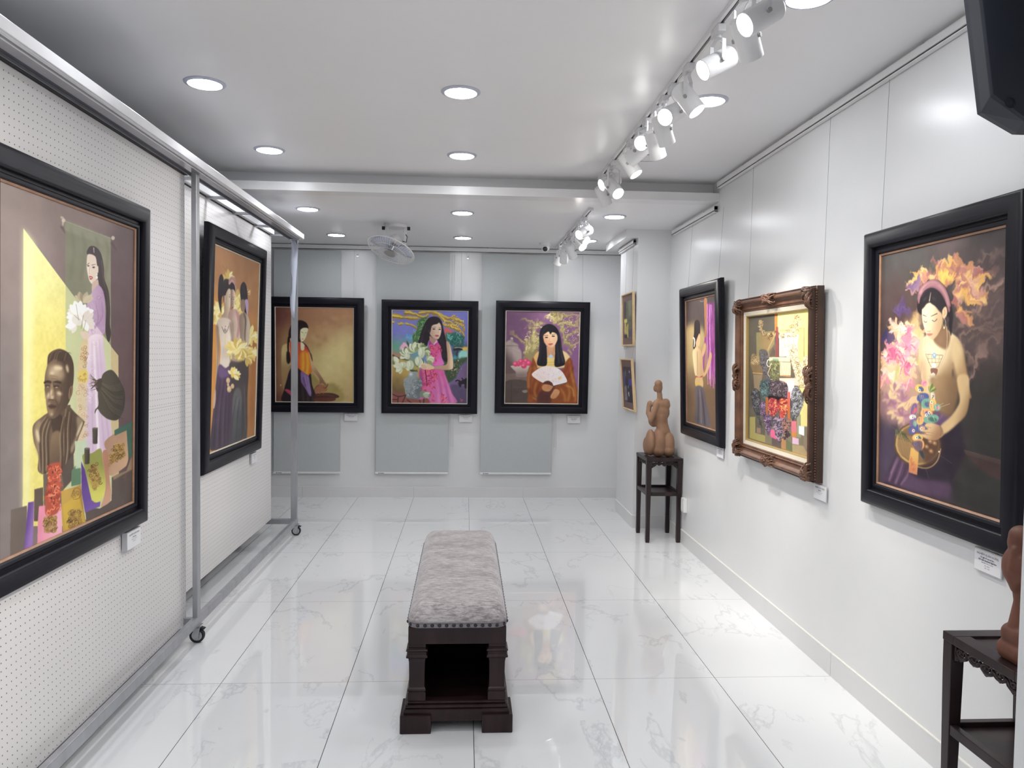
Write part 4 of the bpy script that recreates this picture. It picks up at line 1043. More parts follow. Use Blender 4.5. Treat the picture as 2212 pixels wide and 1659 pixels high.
    for p in ([(415, 300), (420, 345), (430, 372)], [(352, 345), (356, 420)], [(470, 340), (478, 420), (452, 500)], [(392, 250), (450, 262)], [(400, 272), (455, 282)]): s.line(p, (5, 3), (64, 46, 36), 2, .6)
    # pedestal block and orange carved piece
    s.poly([(340, 985), (470, 960), (490, 1090), (490, 1250), (345, 1250)], (112, 98, 84), 1, False); s.poly([(470, 960), (565, 830), (570, 1010), (490, 1100)], (92, 78, 70), 2, False)
    s.poly([(550, 960), (580, 920), (620, 940), (620, 1060), (548, 1075)], (96, 132, 98), 1, False)
    s.poly([(575, 740), (665, 730), (665, 930), (580, 945)], (196, 214, 178), 1, False, a=.9)
    # floor level blocks
    s.poly([(100, 1245), (220, 1215), (215, 1540), (95, 1600)], (112, 98, 90), 1, False)
    s.poly([(275, 1095), (340, 1080), (340, 1245), (300, 1330), (270, 1330)], (98, 80, 68), 1, False)
    s.poly([(228, 1192), (272, 1184), (268, 1330), (262, 1520), (198, 1545)], (104, 66, 148), 1, False, to=(150, 112, 186), g=((200, 1400), (262, 1400)))
    s.poly([(650, 1230), (760, 1240), (850, 1180), (850, 1010), (1005, 930), (1000, 1190), (660, 1340)], (92, 78, 70), 1, False)
    s.poly([(308, 1220), (470, 1200), (478, 1260), (480, 1430), (295, 1510), (300, 1330)], (236, 142, 168), 1, False, to=(248, 176, 196), g=((300, 1350), (470, 1350)))
    s.poly([(472, 1110), (620, 1062), (640, 1250), (655, 1350), (485, 1410), (476, 1280)], (206, 164, 70), 1, False, to=(176, 132, 58), g=((480, 1200), (650, 1200)))
    s.poly([(485, 1215), (600, 1130), (640, 1280), (655, 1350), (500, 1400)], (220, 182, 52), 3, False, a=.7)
    s.line([(548, 1150), (570, 1095), (605, 1090), (620, 1130), (600, 1165), (560, 1170)], (3.5, 3), (110, 78, 36)); s.curls([(555, 1100), (610, 1095), (615, 1160), (560, 1165)], 5, 14, 3, [(110, 78, 36)], .8)
    s.poly([(622, 890), (650, 950), (700, 1180), (765, 1190), (760, 1225), (650, 1270), (625, 1120)], (92, 56, 140), 1, False, to=(122, 84, 170), g=((630, 1000), (740, 1230)))
    s.poly([(635, 840), (700, 830), (768, 796), (785, 900), (805, 1020), (800, 1120), (760, 1185), (715, 1190), (690, 1130), (665, 1010), (638, 900)], (150, 152, 70), 1, to=(226, 222, 96), g=((700, 900), (700, 1190)))
    s.poly([(780, 830), (830, 825), (832, 1000), (845, 1120), (835, 1190), (770, 1225), (790, 1160), (805, 1040)], (186, 128, 100), 1, to=(212, 158, 128), g=((790, 900), (820, 1200)))
    s.poly([(800, 740), (965, 655), (975, 830), (968, 900), (940, 940), (835, 995), (830, 860)], (180, 138, 108), 1, to=(206, 164, 128), g=((820, 780), (960, 930)))
    s.poly([(870, 660), (1005, 590), (1003, 860), (975, 860), (962, 660), (872, 700)], (66, 104, 88), 1, False)
    s.poly([(860, 1000), (960, 960), (1000, 850), (1003, 950), (862, 1030)], (168, 140, 104), 2, False, a=.8)
    gold = [(112, 82, 36), (206, 166, 78), (150, 112, 48), (90, 64, 30)]
    for rg, n, z in (([(345, 1300), (440, 1290), (440, 1410), (345, 1415)], 46, 17), ([(530, 1250), (615, 1240), (630, 1360), (525, 1385)], 46, 17), ([(680, 930), (740, 905), (770, 1050), (715, 1110), (680, 1020)], 48, 17), ([(870, 770), (945, 755), (945, 860), (830, 920), (840, 850)], 46, 17)):
        s.poly(rg, (176, 138, 62), 2, False, a=.75); s.curls(rg, n, z, 3.6, gold, .95)
    orange = [(226, 106, 70), (240, 134, 96), (196, 80, 54), (160, 62, 44)]
    s.poly([(375, 940), (400, 905), (470, 900), (465, 960), (470, 1090), (455, 1250), (400, 1290), (355, 1270), (360, 1120), (375, 1030)], (190, 84, 60), 2)
    s.curls([(378, 935), (465, 905), (470, 1060), (450, 1250), (375, 1280), (362, 1150)], 110, 17, 8, orange, 1, .8)
    for x, y in ((410, 970), (425, 1075), (400, 1160), (420, 1200), (430, 955)): s.ell(x, y, 5, 9, (92, 44, 40), soft=1)
    for cx, cy, h_ in ((726, 700, 55), (666, 850, 55)):
        s.poly([(cx-20, cy-h_), (cx+20, cy-h_-5), (cx+18, cy+h_), (cx-18, cy+h_)], (92, 82, 66), 1, False, to=(58, 50, 42), g=((cx-20, cy), (cx+20, cy))); s.ell(cx, cy-h_, 20, 7, (116, 106, 88)); s.ell(cx, cy+h_, 18, 6, (70, 60, 50))
        for k in range(7): s.line([(cx-18, cy-h_+14+k*14), (cx+18, cy-h_+12+k*14)], 2, (56, 48, 40), .4, .7)
    s.curls([(930, 990), (970, 980), (970, 1050), (930, 1060)], 6, 10, 2.4, [(150, 88, 74)], .6)
    s.curls([(665, 650), (700, 660), (700, 800), (665, 800)], 8, 18, 2, [(196, 176, 190)], .6)
    s.texture(7); return s.done()

def paint_L2():
    s = Sk(((465, 530), (562, 567), (554, 940), (452, 981)), 260, 460, (196, 132, 66), 4)
    s.view(430, 500, 6.38)
    s.poly([(150, 100), (900, 350), (900, 1200), (150, 900)], (178, 126, 84), 60, a=.8)
    s.poly([(150, 1100), (330, 1100), (330, 3000), (100, 3000)], (222, 150, 66), 40, a=.8)
    s.poly([(700, 1500), (900, 1500), (860, 2900), (700, 2900)], (166, 108, 60), 40, a=.8)
    yel = [(236, 210, 120), (246, 228, 150), (214, 182, 92), (250, 238, 178)]
    for cx, cy, r, n in ((440, 640, 110, 10), (270, 1120, 190, 14), (560, 900, 150, 10), (560, 1060, 130, 10), (730, 1420, 150, 12), (740, 1640, 130, 12), (330, 1060, 120, 10)): s.petals(cx, cy, r, n, yel, 0, 2*PI, .2, 2)
    s.line([(360, 470), (400, 525), (412, 480)], (5, 3), (96, 96, 52), .5); s.curls([(690, 780), (730, 780), (720, 900), (700, 900)], 5, 16, 5, yel)
    s.warp(14, 34)
    # left figure hair, neck, torso; second face; third from behind
    dark = (44, 36, 40)
    s.poly([(300, 720), (315, 620), (345, 585), (368, 640), (370, 720), (372, 850), (345, 900), (340, 1010), (335, 1100), (310, 1010), (295, 880)], dark, 2)
    s.poly([(370, 700), (385, 650), (430, 650), (470, 680), (455, 760), (400, 850), (392, 950), (375, 970), (368, 860)], dark, 2)
    s.poly([(435, 680), (450, 630), (490, 610), (525, 650), (535, 720), (532, 840), (518, 840), (500, 740), (470, 720), (440, 720)], (196, 150, 138), 2); s.line([(440, 690), (470, 640), (515, 660), (530, 740)], (10, 8), (140, 92, 88), 2, .7)
    s.poly([(455, 720), (480, 690), (515, 730), (525, 820), (500, 800), (470, 800), (440, 800)], dark, 2)
    s.poly([(440, 1080), (540, 1050), (590, 1150), (600, 1400), (560, 1480), (450, 1480), (420, 1250)], (178, 146, 132), 3, to=(206, 186, 166), g=((450, 1200), (560, 1250)))
    s.poly([(525, 1060), (580, 1130), (590, 1250), (570, 1420), (540, 1420), (560, 1250)], (196, 134, 136), 4, a=.9)
    s.poly([(400, 850), (430, 780), (462, 790), (466, 900), (462, 1000), (440, 1080), (425, 1160), (440, 1230), (360, 1240), (340, 1150), (375, 1090), (375, 960)], (166, 140, 120), 2, to=(216, 198, 172), g=((370, 900), (465, 900)))
    s.poly([(466, 790), (515, 800), (520, 900), (510, 1000), (490, 1055), (462, 1040), (462, 920)], (150, 120, 104), 2, to=(222, 200, 176), g=((470, 900), (520, 900)))
    for x, y in ((448, 885), (500, 915), (472, 912)): s.ell(x, y, 9, 4, (54, 38, 36), soft=1)
    s.line([(438, 860), (460, 855)], 4, (60, 44, 40)); s.line([(480, 890), (515, 885)], 4, (60, 44, 40)); s.ell(490, 1030, 12, 9, (176, 70, 80), soft=1); s.line([(492, 930), (486, 985)], (3, 5), (126, 96, 84), 1, .7)
    s.poly([(380, 870), (395, 880), (392, 960), (380, 950)], (196, 168, 144), 1)
    s.poly([(290, 1210), (345, 1170), (430, 1180), (485, 1240), (500, 1400), (480, 1560), (470, 1700), (460, 1880), (440, 1990), (330, 1990), (318, 1800), (330, 1600), (310, 1400), (300, 1540), (305, 1800), (285, 2120), (262, 2140), (275, 1700), (272, 1350)], (206, 190, 172), 3, to=(226, 214, 198), g=((300, 1300), (450, 1500)))
    s.poly([(268, 1300), (300, 1290), (312, 1500), (300, 1800), (290, 2150), (262, 2150), (280, 1700)], (146, 120, 104), 5, a=.85)
    s.poly([(440, 1250), (500, 1240), (500, 1600), (470, 1820), (452, 1700), (470, 1450)], (150, 124, 108), 7, a=.8)
    s.poly([(330, 1660), (370, 1560), (440, 1560), (450, 1640), (440, 1700), (350, 1720)], (186, 166, 148), 12, a=.5)
    s.line([(345, 1290), (362, 1340), (388, 1380), (420, 1340), (435, 1280)], (5, 5), (70, 56, 56), 1); s.ell(388, 1340, 22, 26, (96, 84, 88), soft=3, a=.5); s.ell(393, 1285, 6, 7, (206, 70, 60)); s.line([(388, 1390), (386, 1540)], (7, 5), (222, 200, 110), 1)
    s.poly([(590, 800), (600, 720), (635, 678), (670, 720), (685, 820), (690, 920), (665, 950), (668, 1050), (685, 1140), (670, 1160), (640, 1050), (600, 930)], dark, 2); s.line([(630, 740), (655, 850)], (8, 4), (92, 84, 84), 3, .6)
    s.poly([(600, 930), (650, 920), (655, 1040), (630, 1080), (600, 1050)], (150, 122, 104), 2); s.poly([(655, 925), (690, 915), (702, 1000), (690, 1130), (668, 1040)], (186, 160, 196), 2)
    s.poly([(585, 1130), (650, 1090), (700, 1150), (725, 1260), (720, 1400), (700, 1560), (690, 1660), (620, 1640), (600, 1500), (585, 1350), (578, 1230)], (150, 128, 110), 3, to=(206, 188, 166), g=((590, 1300), (715, 1350)))
    s.line([(640, 1100), (665, 1200), (655, 1400), (660, 1560)], (26, 8), (88, 72, 64), 5, .8)
    for cx, cy, r, n in ((555, 1600, 165, 16), (600, 1720, 130, 12), (650, 1640, 90, 9)): s.petals(cx, cy, r, n, yel, 0, 2*PI, .22, 2)
    s.view(430, 740, 6.38)
    s.poly([(480, 120), (530, 90), (555, 150), (560, 260), (520, 300), (490, 230)], (190, 168, 142), 2)
    for k in range(4): s.line([(485, 120+k*35), (545, 150+k*35)], (8, 5), (104, 84, 74), 2, .7)
    s.poly([(640, 100), (700, 60), (700, 240), (660, 260)], (176, 160, 140), 4)
    s.poly([(455, 250), (560, 240), (700, 250), (695, 700), (690, 1290), (640, 1330), (450, 1400), (480, 900), (440, 450)], (74, 66, 66), 5)
    s.poly([(500, 700), (560, 600), (610, 680), (620, 1000), (600, 1350), (440, 1400), (470, 1000)], (98, 98, 100), 6, to=(70, 70, 74), g=((500, 700), (500, 1400)))
    s.folds([[(540, 720), (500, 1000), (470, 1350)], [(590, 760), (560, 1000), (540, 1340)], [(620, 800), (630, 1050), (620, 1300)]], (6, 16), (52, 50, 54), .7, 4)
    s.folds([[(570, 740), (540, 900)], [(650, 560), (660, 900), (670, 1200)]], (8, 12), (126, 118, 118), .6, 5)
    s.poly([(300, 310), (330, 280), (390, 330), (450, 310), (470, 480), (480, 720), (482, 1000), (450, 1400), (240, 1490), (180, 1440), (205, 1150), (240, 800), (270, 500)], (86, 66, 90), 3, to=(70, 56, 72), g=((300, 400), (300, 1400)))
    s.poly([(300, 310), (340, 300), (400, 340), (450, 330), (440, 430), (350, 470), (300, 420)], (112, 88, 132), 5, a=.9)
    s.folds([[(330, 480), (270, 900), (230, 1430)], [(380, 500), (330, 900), (310, 1440)], [(410, 560), (390, 1000), (380, 1420)], [(445, 600), (440, 1000), (425, 1400)]], (7, 18), (50, 38, 54), .75, 5)
    s.folds([[(355, 480), (310, 900), (270, 1440)], [(400, 560), (365, 1000), (350, 1420)]], (6, 12), (116, 94, 122), .6, 5)
    s.poly([(225, 870), (245, 640), (262, 640), (262, 760), (245, 880)], (196, 168, 144), 2)
    s.petals(500, 420, 110, 10, yel, -2.6, 3.6, .26, 2); s.ell(488, 430, 22, 34, (240, 206, 92), soft=3)
    for x, y, r in ((430, 500, 34), (445, 620, 38), (490, 580, 30), (430, 560, 20)): s.ell(x, y, r*.8, r*1.2, (206, 176, 130), soft=2); s.ell(x-5, y-8, r*.4, r*.6, (232, 210, 166), soft=4, a=.7)
    s.petals(680, 180, 120, 10, yel, -1.6, 3.2, .2, 2); s.petals(600, 60, 150, 10, yel, .3, 2.4, .2, 2)
    s.texture(9); return s.done()

def paint_B1():
    s = Sk(((597, 664), (764, 667), (764, 870), (598, 865)), 260, 320, (150, 96, 70), 5)
    s.view(590, 650, 7.21)
    s.poly([(600, 80), (1300, 80), (1300, 1700), (500, 1700)], (196, 168, 108), 70)
    s.poly([(700, 550), (1200, 550), (1150, 1250), (620, 1200)], (226, 206, 140), 60, a=.85)
    s.poly([(400, 60), (1300, 60), (1250, 330), (900, 520), (560, 620), (400, 500)], (176, 124, 90), 60, a=.9)
    s.poly([(480, 380), (800, 420), (900, 560), (700, 720), (520, 560)], (206, 160, 106), 45, a=.8)
    s.poly([(40, 60), (240, 60), (230, 1600), (40, 1600)], (116, 66, 58), 40); s.poly([(120, 500), (320, 480), (330, 1300), (130, 1400)], (206, 170, 104), 40, a=.75)
    for i in range(26): s.ell(s.rnd.uniform(640, 1220), s.rnd.uniform(180, 700), s.rnd.uniform(25, 70), s.rnd.uniform(15, 36), s.rnd.choice([(206, 180, 126), (158, 116, 86), (190, 150, 108)]), s.rnd.uniform(0, 3), a=.35, soft=10)
    s.poly([(590, 1130), (660, 1160), (720, 1240), (800, 1290), (940, 1280), (1000, 1330), (1040, 1320), (1030, 1380), (1100, 1370), (1060, 1420), (1100, 1440), (1080, 1570), (640, 1570)], (160, 142, 78), 8, a=.85)
    s.poly([(150, 720), (190, 670), (240, 665), (300, 680), (310, 960), (260, 1010), (225, 1100), (210, 1240), (225, 1370), (180, 1390), (150, 1200), (140, 900)], (222, 196, 128), 3, to=(176, 140, 92), g=((240, 800), (150, 1100)))
    s.poly([(250, 560), (260, 450), (310, 350), (380, 310), (450, 305), (520, 340), (552, 400), (550, 440), (500, 420), (450, 440), (420, 560), (430, 640), (300, 600), (265, 640)], (50, 34, 34), 2)
    s.poly([(430, 470), (460, 430), (520, 420), (552, 440), (530, 520), (515, 570), (480, 620), (440, 625)], (250, 234, 186), 2); s.line([(445, 480), (480, 505)], (5, 3), (90, 60, 46)); s.line([(500, 500), (535, 490)], (4, 3), (90, 60, 46)); s.ell(468, 592, 11, 6, (206, 106, 84), soft=1); s.line([(495, 510), (490, 550)], (3, 5), (214, 180, 140), 1)
    s.poly([(270, 590), (300, 570), (330, 590), (320, 640), (290, 650)], (222, 176, 140), 2)
    s.line([(255, 560), (245, 660), (245, 790)], (30, 26), (52, 36, 36), 1.5); s.poly([(220, 800), (245, 780), (275, 810), (285, 920), (250, 975), (220, 930)], (48, 34, 34), 3)
    s.line([(450, 640), (520, 700), (570, 800)], (20, 26), (60, 36, 44), 2); s.poly([(560, 790), (600, 830), (620, 940), (590, 900)], (50, 34, 34), 2)
    s.poly([(440, 640), (500, 690), (490, 760), (440, 770)], (246, 230, 190), 2)
    s.poly([(270, 650), (330, 640), (420, 650), (440, 760), (490, 770), (500, 690), (560, 770), (590, 870), (610, 960), (612, 1080), (540, 1170), (440, 1080), (330, 1000), (290, 960), (270, 780)], (232, 96, 48), 2, to=(206, 70, 60), g=((440, 900), (600, 750)))
    s.poly([(440, 800), (560, 800), (600, 960), (600, 1060), (540, 1160), (440, 1070)], (250, 150, 40), 8, a=.95)
    s.folds([[(470, 800), (480, 950), (470, 1080)], [(530, 820), (545, 980), (530, 1140)]], (18, 28), (255, 206, 70), .8, 6); s.folds([[(500, 790), (508, 950), (500, 1100)], [(580, 850), (590, 960), (570, 1100)]], (10, 14), (214, 84, 30), .7, 5)
    s.poly([(560, 790), (620, 960), (680, 1060), (740, 1150), (800, 1250), (840, 1310), (820, 1330), (770, 1280), (730, 1290), (720, 1210), (640, 1110), (610, 1080)], (214, 176, 128), 2, to=(150, 108, 78), g=((600, 950), (760, 1250)))
    s.poly([(330, 1000), (440, 1080), (540, 1170), (590, 1130), (610, 1300), (660, 1560), (170, 1560), (180, 1380), (220, 1230), (260, 1090)], (48, 36, 40), 2)
    s.folds([[(450, 1200), (470, 1400), (480, 1560)], [(530, 1300), (545, 1450), (550, 1560)], [(600, 1350), (630, 1560)]], (10, 26), (96, 82, 76), .6, 6)
    s.poly([(440, 1090), (500, 1120), (560, 1170), (580, 1270), (600, 1460), (570, 1470), (520, 1380), (470, 1300), (440, 1240)], (136, 104, 160), 2); s.folds([[(500, 1150), (530, 1300), (580, 1450)], [(540, 1170), (560, 1300), (595, 1440)]], (12, 8), (196, 172, 210), .8, 3); s.line([(470, 1180), (510, 1330)], (10, 10), (84, 56, 110), 3, .8)
    s.poly([(190, 1370), (240, 1365), (330, 1430), (330, 1540), (280, 1460), (210, 1400)], (186, 70, 96), 2); s.ell(130, 1300, 12, 16, (206, 170, 140))
    s.poly([(650, 1450), (780, 1430), (940, 1440), (1035, 1490), (960, 1520), (680, 1520)], (84, 48, 40), 2); s.line([(680, 1470), (820, 1460), (950, 1490)], (8, 6), (150, 106, 80), 3, .8); s.poly([(660, 1510), (960, 1515), (930, 1560), (670, 1560)], (104, 56, 44), 2)
    s.poly([(655, 1380), (680, 1310), (740, 1300), (800, 1320), (850, 1370), (820, 1410), (780, 1400), (800, 1440), (780, 1440), (760, 1400), (740, 1440), (715, 1440), (710, 1400), (690, 1440), (665, 1440)], (166, 106, 74), 2); s.line([(780, 1350), (830, 1340), (855, 1290), (850, 1330), (800, 1370)], (6, 5), (92, 50, 38), 1)
    s.line([(645, 1420), (660, 1350), (720, 1310)], (6, 4), (84, 46, 36), 1)
    s.curls([(1130, 1490), (1190, 1490), (1190, 1530), (1130, 1530)], 4, 12, 3, [(140, 116, 70)], .6)
    s.texture(9, 50); return s.done()

def paint_B2():
    s = Sk(((847, 671), (1010, 673), (1008, 871), (848, 870)), 260, 320, (118, 118, 196), 6)
    s.view(835, 660, 7.542)
    s.poly([(90, 560), (600, 560), (600, 1000), (90, 1000)], (110, 160, 160), 40, a=.9); s.poly([(90, 640), (230, 640), (230, 740), (90, 740)], (96, 170, 120), 25, a=.9); s.poly([(90, 780), (300, 780), (300, 860), (90, 860)], (206, 116, 84), 20, a=.9)
    s.poly([(90, 860), (560, 1000), (560, 1450), (90, 1450)], (196, 164, 84), 20, a=1, to=(120, 96, 60), g=((300, 1000), (150, 1420)))
    # flowing ochre clouds
    och = (176, 142, 54)
    for p, w in (([(90, 170), (250, 190), (400, 215), (530, 215)], (110, 20)), ([(90, 300), (220, 330), (400, 330), (500, 380)], (90, 16)), ([(300, 110), (450, 150), (600, 190), (700, 160)], (70, 30)), ([(520, 130), (700, 110), (860, 160), (1000, 200), (1130, 230), (1240, 280)], (50, 46)), ([(850, 170), (960, 240), (1080, 330), (1200, 400), (1260, 500)], (50, 40)), ([(900, 300), (1050, 360), (1180, 420)], (40, 60)), ([(1000, 200), (1120, 160), (1100, 280), (1250, 330), (1270, 420)], (30, 34))):
        s.line(p, w, och, 3); s.line([(x, y-12) for x, y in p], (w[0]*.35, w[1]*.35), (232, 204, 92), 3, .9); s.line([(x, y+14) for x, y in p], (w[0]*.25, w[1]*.3), (118, 90, 44), 3, .8)
    s.poly([(100, 330), (150, 270), (240, 360), (290, 310), (380, 380), (500, 400), (400, 460), (100, 440)], (120, 124, 200), 4)
    s.curls([(880, 150), (1230, 230), (1260, 450), (950, 380)], 18, 50, 9, [(222, 190, 84), (250, 226, 120), (150, 116, 50)], .8, .6)
    s.poly([(410, 540), (440, 470), (480, 440), (500, 330), (530, 240), (640, 190), (680, 260), (620, 500), (520, 700)], (70, 112, 66), 3); s.curls([(430, 520), (500, 300), (640, 210), (600, 500), (520, 640)], 34, 34, 8, [(118, 160, 96), (40, 76, 52), (150, 186, 130)], .8, .7)
    s.petals(380, 560, 110, 8, [(110, 196, 222), (90, 150, 210)], -2.6, 1.6, .1, 2, .8)
    s.poly([(930, 380), (1010, 390), (1080, 440), (1130, 490), (1050, 560), (960, 560)], (226, 96, 84), 6); s.poly([(960, 470), (1080, 450), (1230, 480), (1250, 580), (1210, 670), (1100, 680), (1000, 620)], (46, 112, 100), 4); s.curls([(980, 470), (1230, 480), (1240, 650), (1010, 620)], 24, 40, 9, [(96, 176, 160), (30, 76, 76), (150, 206, 190)], .8, .7)
    s.poly([(1060, 640), (1310, 640), (1310, 930), (1090, 930)], (56, 84, 88), 16, a=.8); s.poly([(1200, 700), (1310, 660), (1310, 750), (1230, 740)], (236, 190, 84), 5); s.poly([(1170, 780), (1240, 740), (1310, 760), (1310, 860), (1190, 880)], (150, 214, 206), 5)
    s.poly([(1090, 710), (1150, 680), (1220, 700), (1225, 735), (1100, 740)], (40, 40, 46), 2); s.line([(1120, 690), (1230, 680)], (14, 8), (214, 190, 150), 2); s.line([(1150, 740), (1150, 900)], (18, 18), (60, 56, 66), 2); s.ell(1120, 860, 44, 44, (70, 160, 176), soft=5)
    s.poly([(920, 900), (1090, 880), (1310, 860), (1230, 980), (1120, 1180), (980, 1280), (930, 1050)], (64, 84, 58), 6)
    for i in range(60): s.ell(s.rnd.uniform(940, 1230), s.rnd.uniform(890, 1180), s.rnd.uniform(5, 13), s.rnd.uniform(5, 12), s.rnd.choice([(232, 226, 196), (186, 90, 96), (96, 128, 84), (196, 140, 150), (40, 60, 46)]), soft=1, a=.85)
    s.poly([(1110, 1200), (1200, 1060), (1310, 930), (1310, 1340), (1020, 1340)], (118, 92, 134), 8); s.poly([(1000, 1330), (1310, 1330), (1310, 1600), (1000, 1600)], (92, 78, 112), 5)
    s.curls([(1150, 1210), (1240, 1200), (1240, 1260), (1160, 1260)], 3, 34, 14, [(34, 28, 36)], 1, .6); s.poly([(1170, 1240), (1310, 1190), (1310, 1330), (1270, 1330), (1260, 1280), (1210, 1290), (1180, 1335)], (36, 30, 38), 2)
    s.poly([(220, 690), (300, 590), (330, 640), (400, 660), (480, 590), (500, 650), (440, 720), (300, 730)], (236, 176, 200), 3)
    s.warp(14, 40)
    # woman
    s.poly([(500, 660), (540, 520), (570, 420), (620, 300), (680, 210), (770, 183), (850, 205), (900, 280), (925, 400), (960, 540), (1000, 690), (1010, 850), (970, 920), (900, 860), (850, 700), (820, 560), (700, 560), (640, 690), (540, 690)], (38, 30, 38), 2)
    s.folds([[(640, 330), (590, 480), (560, 640)], [(890, 480), (930, 650), (960, 850)], [(880, 560), (900, 700), (930, 860)]], (8, 14), (92, 86, 90), .6, 5)
    s.poly([(970, 590), (1020, 620), (1050, 720), (1080, 880), (1082, 1010), (1040, 1045), (900, 1050), (760, 1040), (740, 1000), (880, 980), (980, 950), (985, 800)], (236, 206, 168), 2, to=(196, 158, 126), g=((1060, 800), (980, 800)))
    s.poly([(690, 420), (720, 340), (770, 290), (830, 270), (880, 320), (890, 400), (880, 470), (850, 540), (810, 555), (760, 540), (710, 480)], (228, 202, 176), 2, to=(196, 160, 138), g=((860, 400), (710, 460)))
    s.poly([(700, 500), (760, 540), (820, 556), (810, 600), (770, 650), (710, 600)], (176, 140, 118), 2)
    s.poly([(690, 470), (700, 350), (760, 280), (850, 250), (830, 300), (740, 330), (715, 420)], (38, 30, 38), 2)
    s.ell(768, 388, 24, 9, (56, 38, 38), soft=1); s.ell(862, 392, 18, 9, (56, 38, 38), soft=1); s.line([(735, 365), (800, 355)], (3, 6), (70, 50, 46), 1); s.line([(845, 362), (885, 366)], (5, 3), (70, 50, 46), 1); s.line([(835, 380), (842, 440), (820, 452)], (4, 5), (176, 138, 118), 1.5); s.poly([(785, 490), (820, 482), (855, 495), (830, 512), (800, 508)], (186, 84, 84), 1)
    # dress
    s.poly([(680, 640), (700, 570), (760, 640), (810, 560), (830, 600), (870, 660), (900, 860), (930, 960), (760, 980), (680, 860)], (206, 76, 150), 2, to=(232, 110, 190), g=((720, 700), (900, 900)))
    s.poly([(700, 575), (750, 640), (690, 650)], (150, 60, 150), 2, False); s.poly([(760, 640), (812, 560), (826, 600), (780, 640)], (236, 170, 210), 1, False)
    s.poly([(560, 1040), (900, 1045), (950, 1120), (1000, 1250), (1060, 1420), (1120, 1590), (560, 1590), (540, 1200)], (222, 96, 160), 2, to=(206, 110, 176), g=((800, 1100), (1000, 1500)))
    s.folds([[(860, 1080), (920, 1300), (960, 1580)], [(800, 1120), (840, 1350), (860, 1580)], [(930, 1130), (1010, 1340), (1080, 1580)]], (10, 44), (240, 140, 196), .7, 8); s.folds([[(830, 1100), (880, 1330), (905, 1580)], [(900, 1100), (965, 1300), (1020, 1580)]], (8, 24), (166, 66, 140), .6, 6)
    s.poly([(540, 1100), (580, 1050), (600, 1300), (560, 1400)], (120, 60, 110), 8, a=.7)
    for rg, n in (([(700, 650), (860, 650), (880, 720), (790, 940), (690, 860)], 50), ([(580, 1050), (850, 1050), (800, 1180), (790, 1300), (780, 1580), (600, 1560), (590, 1300)], 110), ([(900, 1400), (990, 1530), (1000, 1580), (890, 1580)], 18)):
        s.curls(rg, n, 30, 10, [(222, 70, 96), (240, 100, 110), (176, 50, 90)], .9, .7)
    # lotus bunch, stems, vase
    s.poly([(330, 580), (400, 680), (440, 740), (390, 740), (340, 640)], (62, 76, 60), 2); s.line([(90, 810), (200, 860), (370, 900)], (30, 12), (62, 82, 66), 2)
    for cx, cy, r, a0 in ((460, 760, 150, -2.3), (330, 800, 120, -2.9), (200, 930, 130, -3.6), (240, 1000, 110, 2.4), (560, 720, 110, -1.4), (660, 900, 120, -.6), (520, 900, 120, 1.2), (380, 960, 120, 1.4), (620, 760, 100, -.4)): s.petals(cx, cy, r, 8, [(196, 206, 164), (150, 166, 112), (222, 226, 190), (112, 132, 84), (232, 234, 208)], a0-.9, 2.4, .3, 2)
    for cx, cy, rx, ry in ((570, 770, 56, 90), (520, 910, 60, 78), (385, 970, 66, 74), (270, 970, 60, 50), (340, 830, 44, 50)):
        s.ell(cx, cy, rx, ry, (206, 214, 180), soft=2); s.ell(cx-rx*.3, cy-ry*.1, rx*.5, ry*.7, (232, 238, 214), soft=5, a=.9); s.line([(cx, cy-ry), (cx+rx*.3, cy), (cx, cy+ry*.9)], (3, 5), (140, 156, 110), 1, .8); s.line([(cx-rx*.6, cy-ry*.5), (cx-rx*.1, cy+ry*.6)], (3, 4), (150, 166, 120), 1, .7)
    s.poly([(560, 980), (600, 940), (680, 955), (760, 990), (770, 1030), (700, 1048), (600, 1040), (560, 1010)], (228, 196, 158), 2); s.folds([[(570, 975), (640, 985)], [(575, 1000), (650, 1005)], [(585, 1022), (650, 1022)]], (4, 4), (166, 124, 96), .8, 1)
    s.line([(590, 880), (610, 940)], (14, 14), (60, 70, 50), 1); s.line([(630, 1050), (650, 1180), (662, 1310)], (14, 8), (60, 30, 50), 1)
    for k in range(5): s.line([(380+k*28, 1050), (440+k*16, 1090)], (16, 12), (58, 66, 46), 1)
    s.poly([(365, 1090), (500, 1082), (505, 1160), (560, 1200), (580, 1260), (565, 1360), (545, 1510), (440, 1530), (330, 1505), (305, 1370), (280, 1270), (300, 1190), (360, 1160)], (150, 160, 160), 2, to=(112, 122, 124), g=((400, 1200), (570, 1300)))
    s.ell(400, 1120, 26, 26, (226, 230, 232), soft=6, a=.9); s.curls([(310, 1200), (550, 1200), (560, 1300), (530, 1480), (340, 1480), (300, 1300)], 60, 32, 6, [(196, 204, 204), (96, 106, 110), (170, 180, 182)], .7, .7)
    s.poly([(90, 1430), (320, 1440), (330, 1500), (560, 1530), (660, 1510), (670, 1600), (90, 1600)], (150, 84, 76), 3)
    for p in ([(100, 1440), (200, 1480), (320, 1460)], [(200, 1480), (190, 1590)], [(320, 1460), (260, 1590)], [(340, 1530), (420, 1590)], [(540, 1530), (560, 1590)], [(100, 1530), (190, 1530)], [(610, 1510), (610, 1590)]): s.line(p, 12, (46, 40, 42), 2)
    s.poly([(550, 1420), (600, 1385), (660, 1400), (720, 1450), (680, 1500), (600, 1500), (550, 1480)], (130, 144, 124), 2); s.petals(600, 1445, 110, 5, [(176, 188, 160), (206, 210, 186)], -.5, 1.1, .2, 2)
    s.curls([(1180, 1520), (1260, 1530), (1260, 1560), (1180, 1560)], 6, 14, 4, [(206, 100, 96)], .9)
    s.texture(7, 40); return s.done()

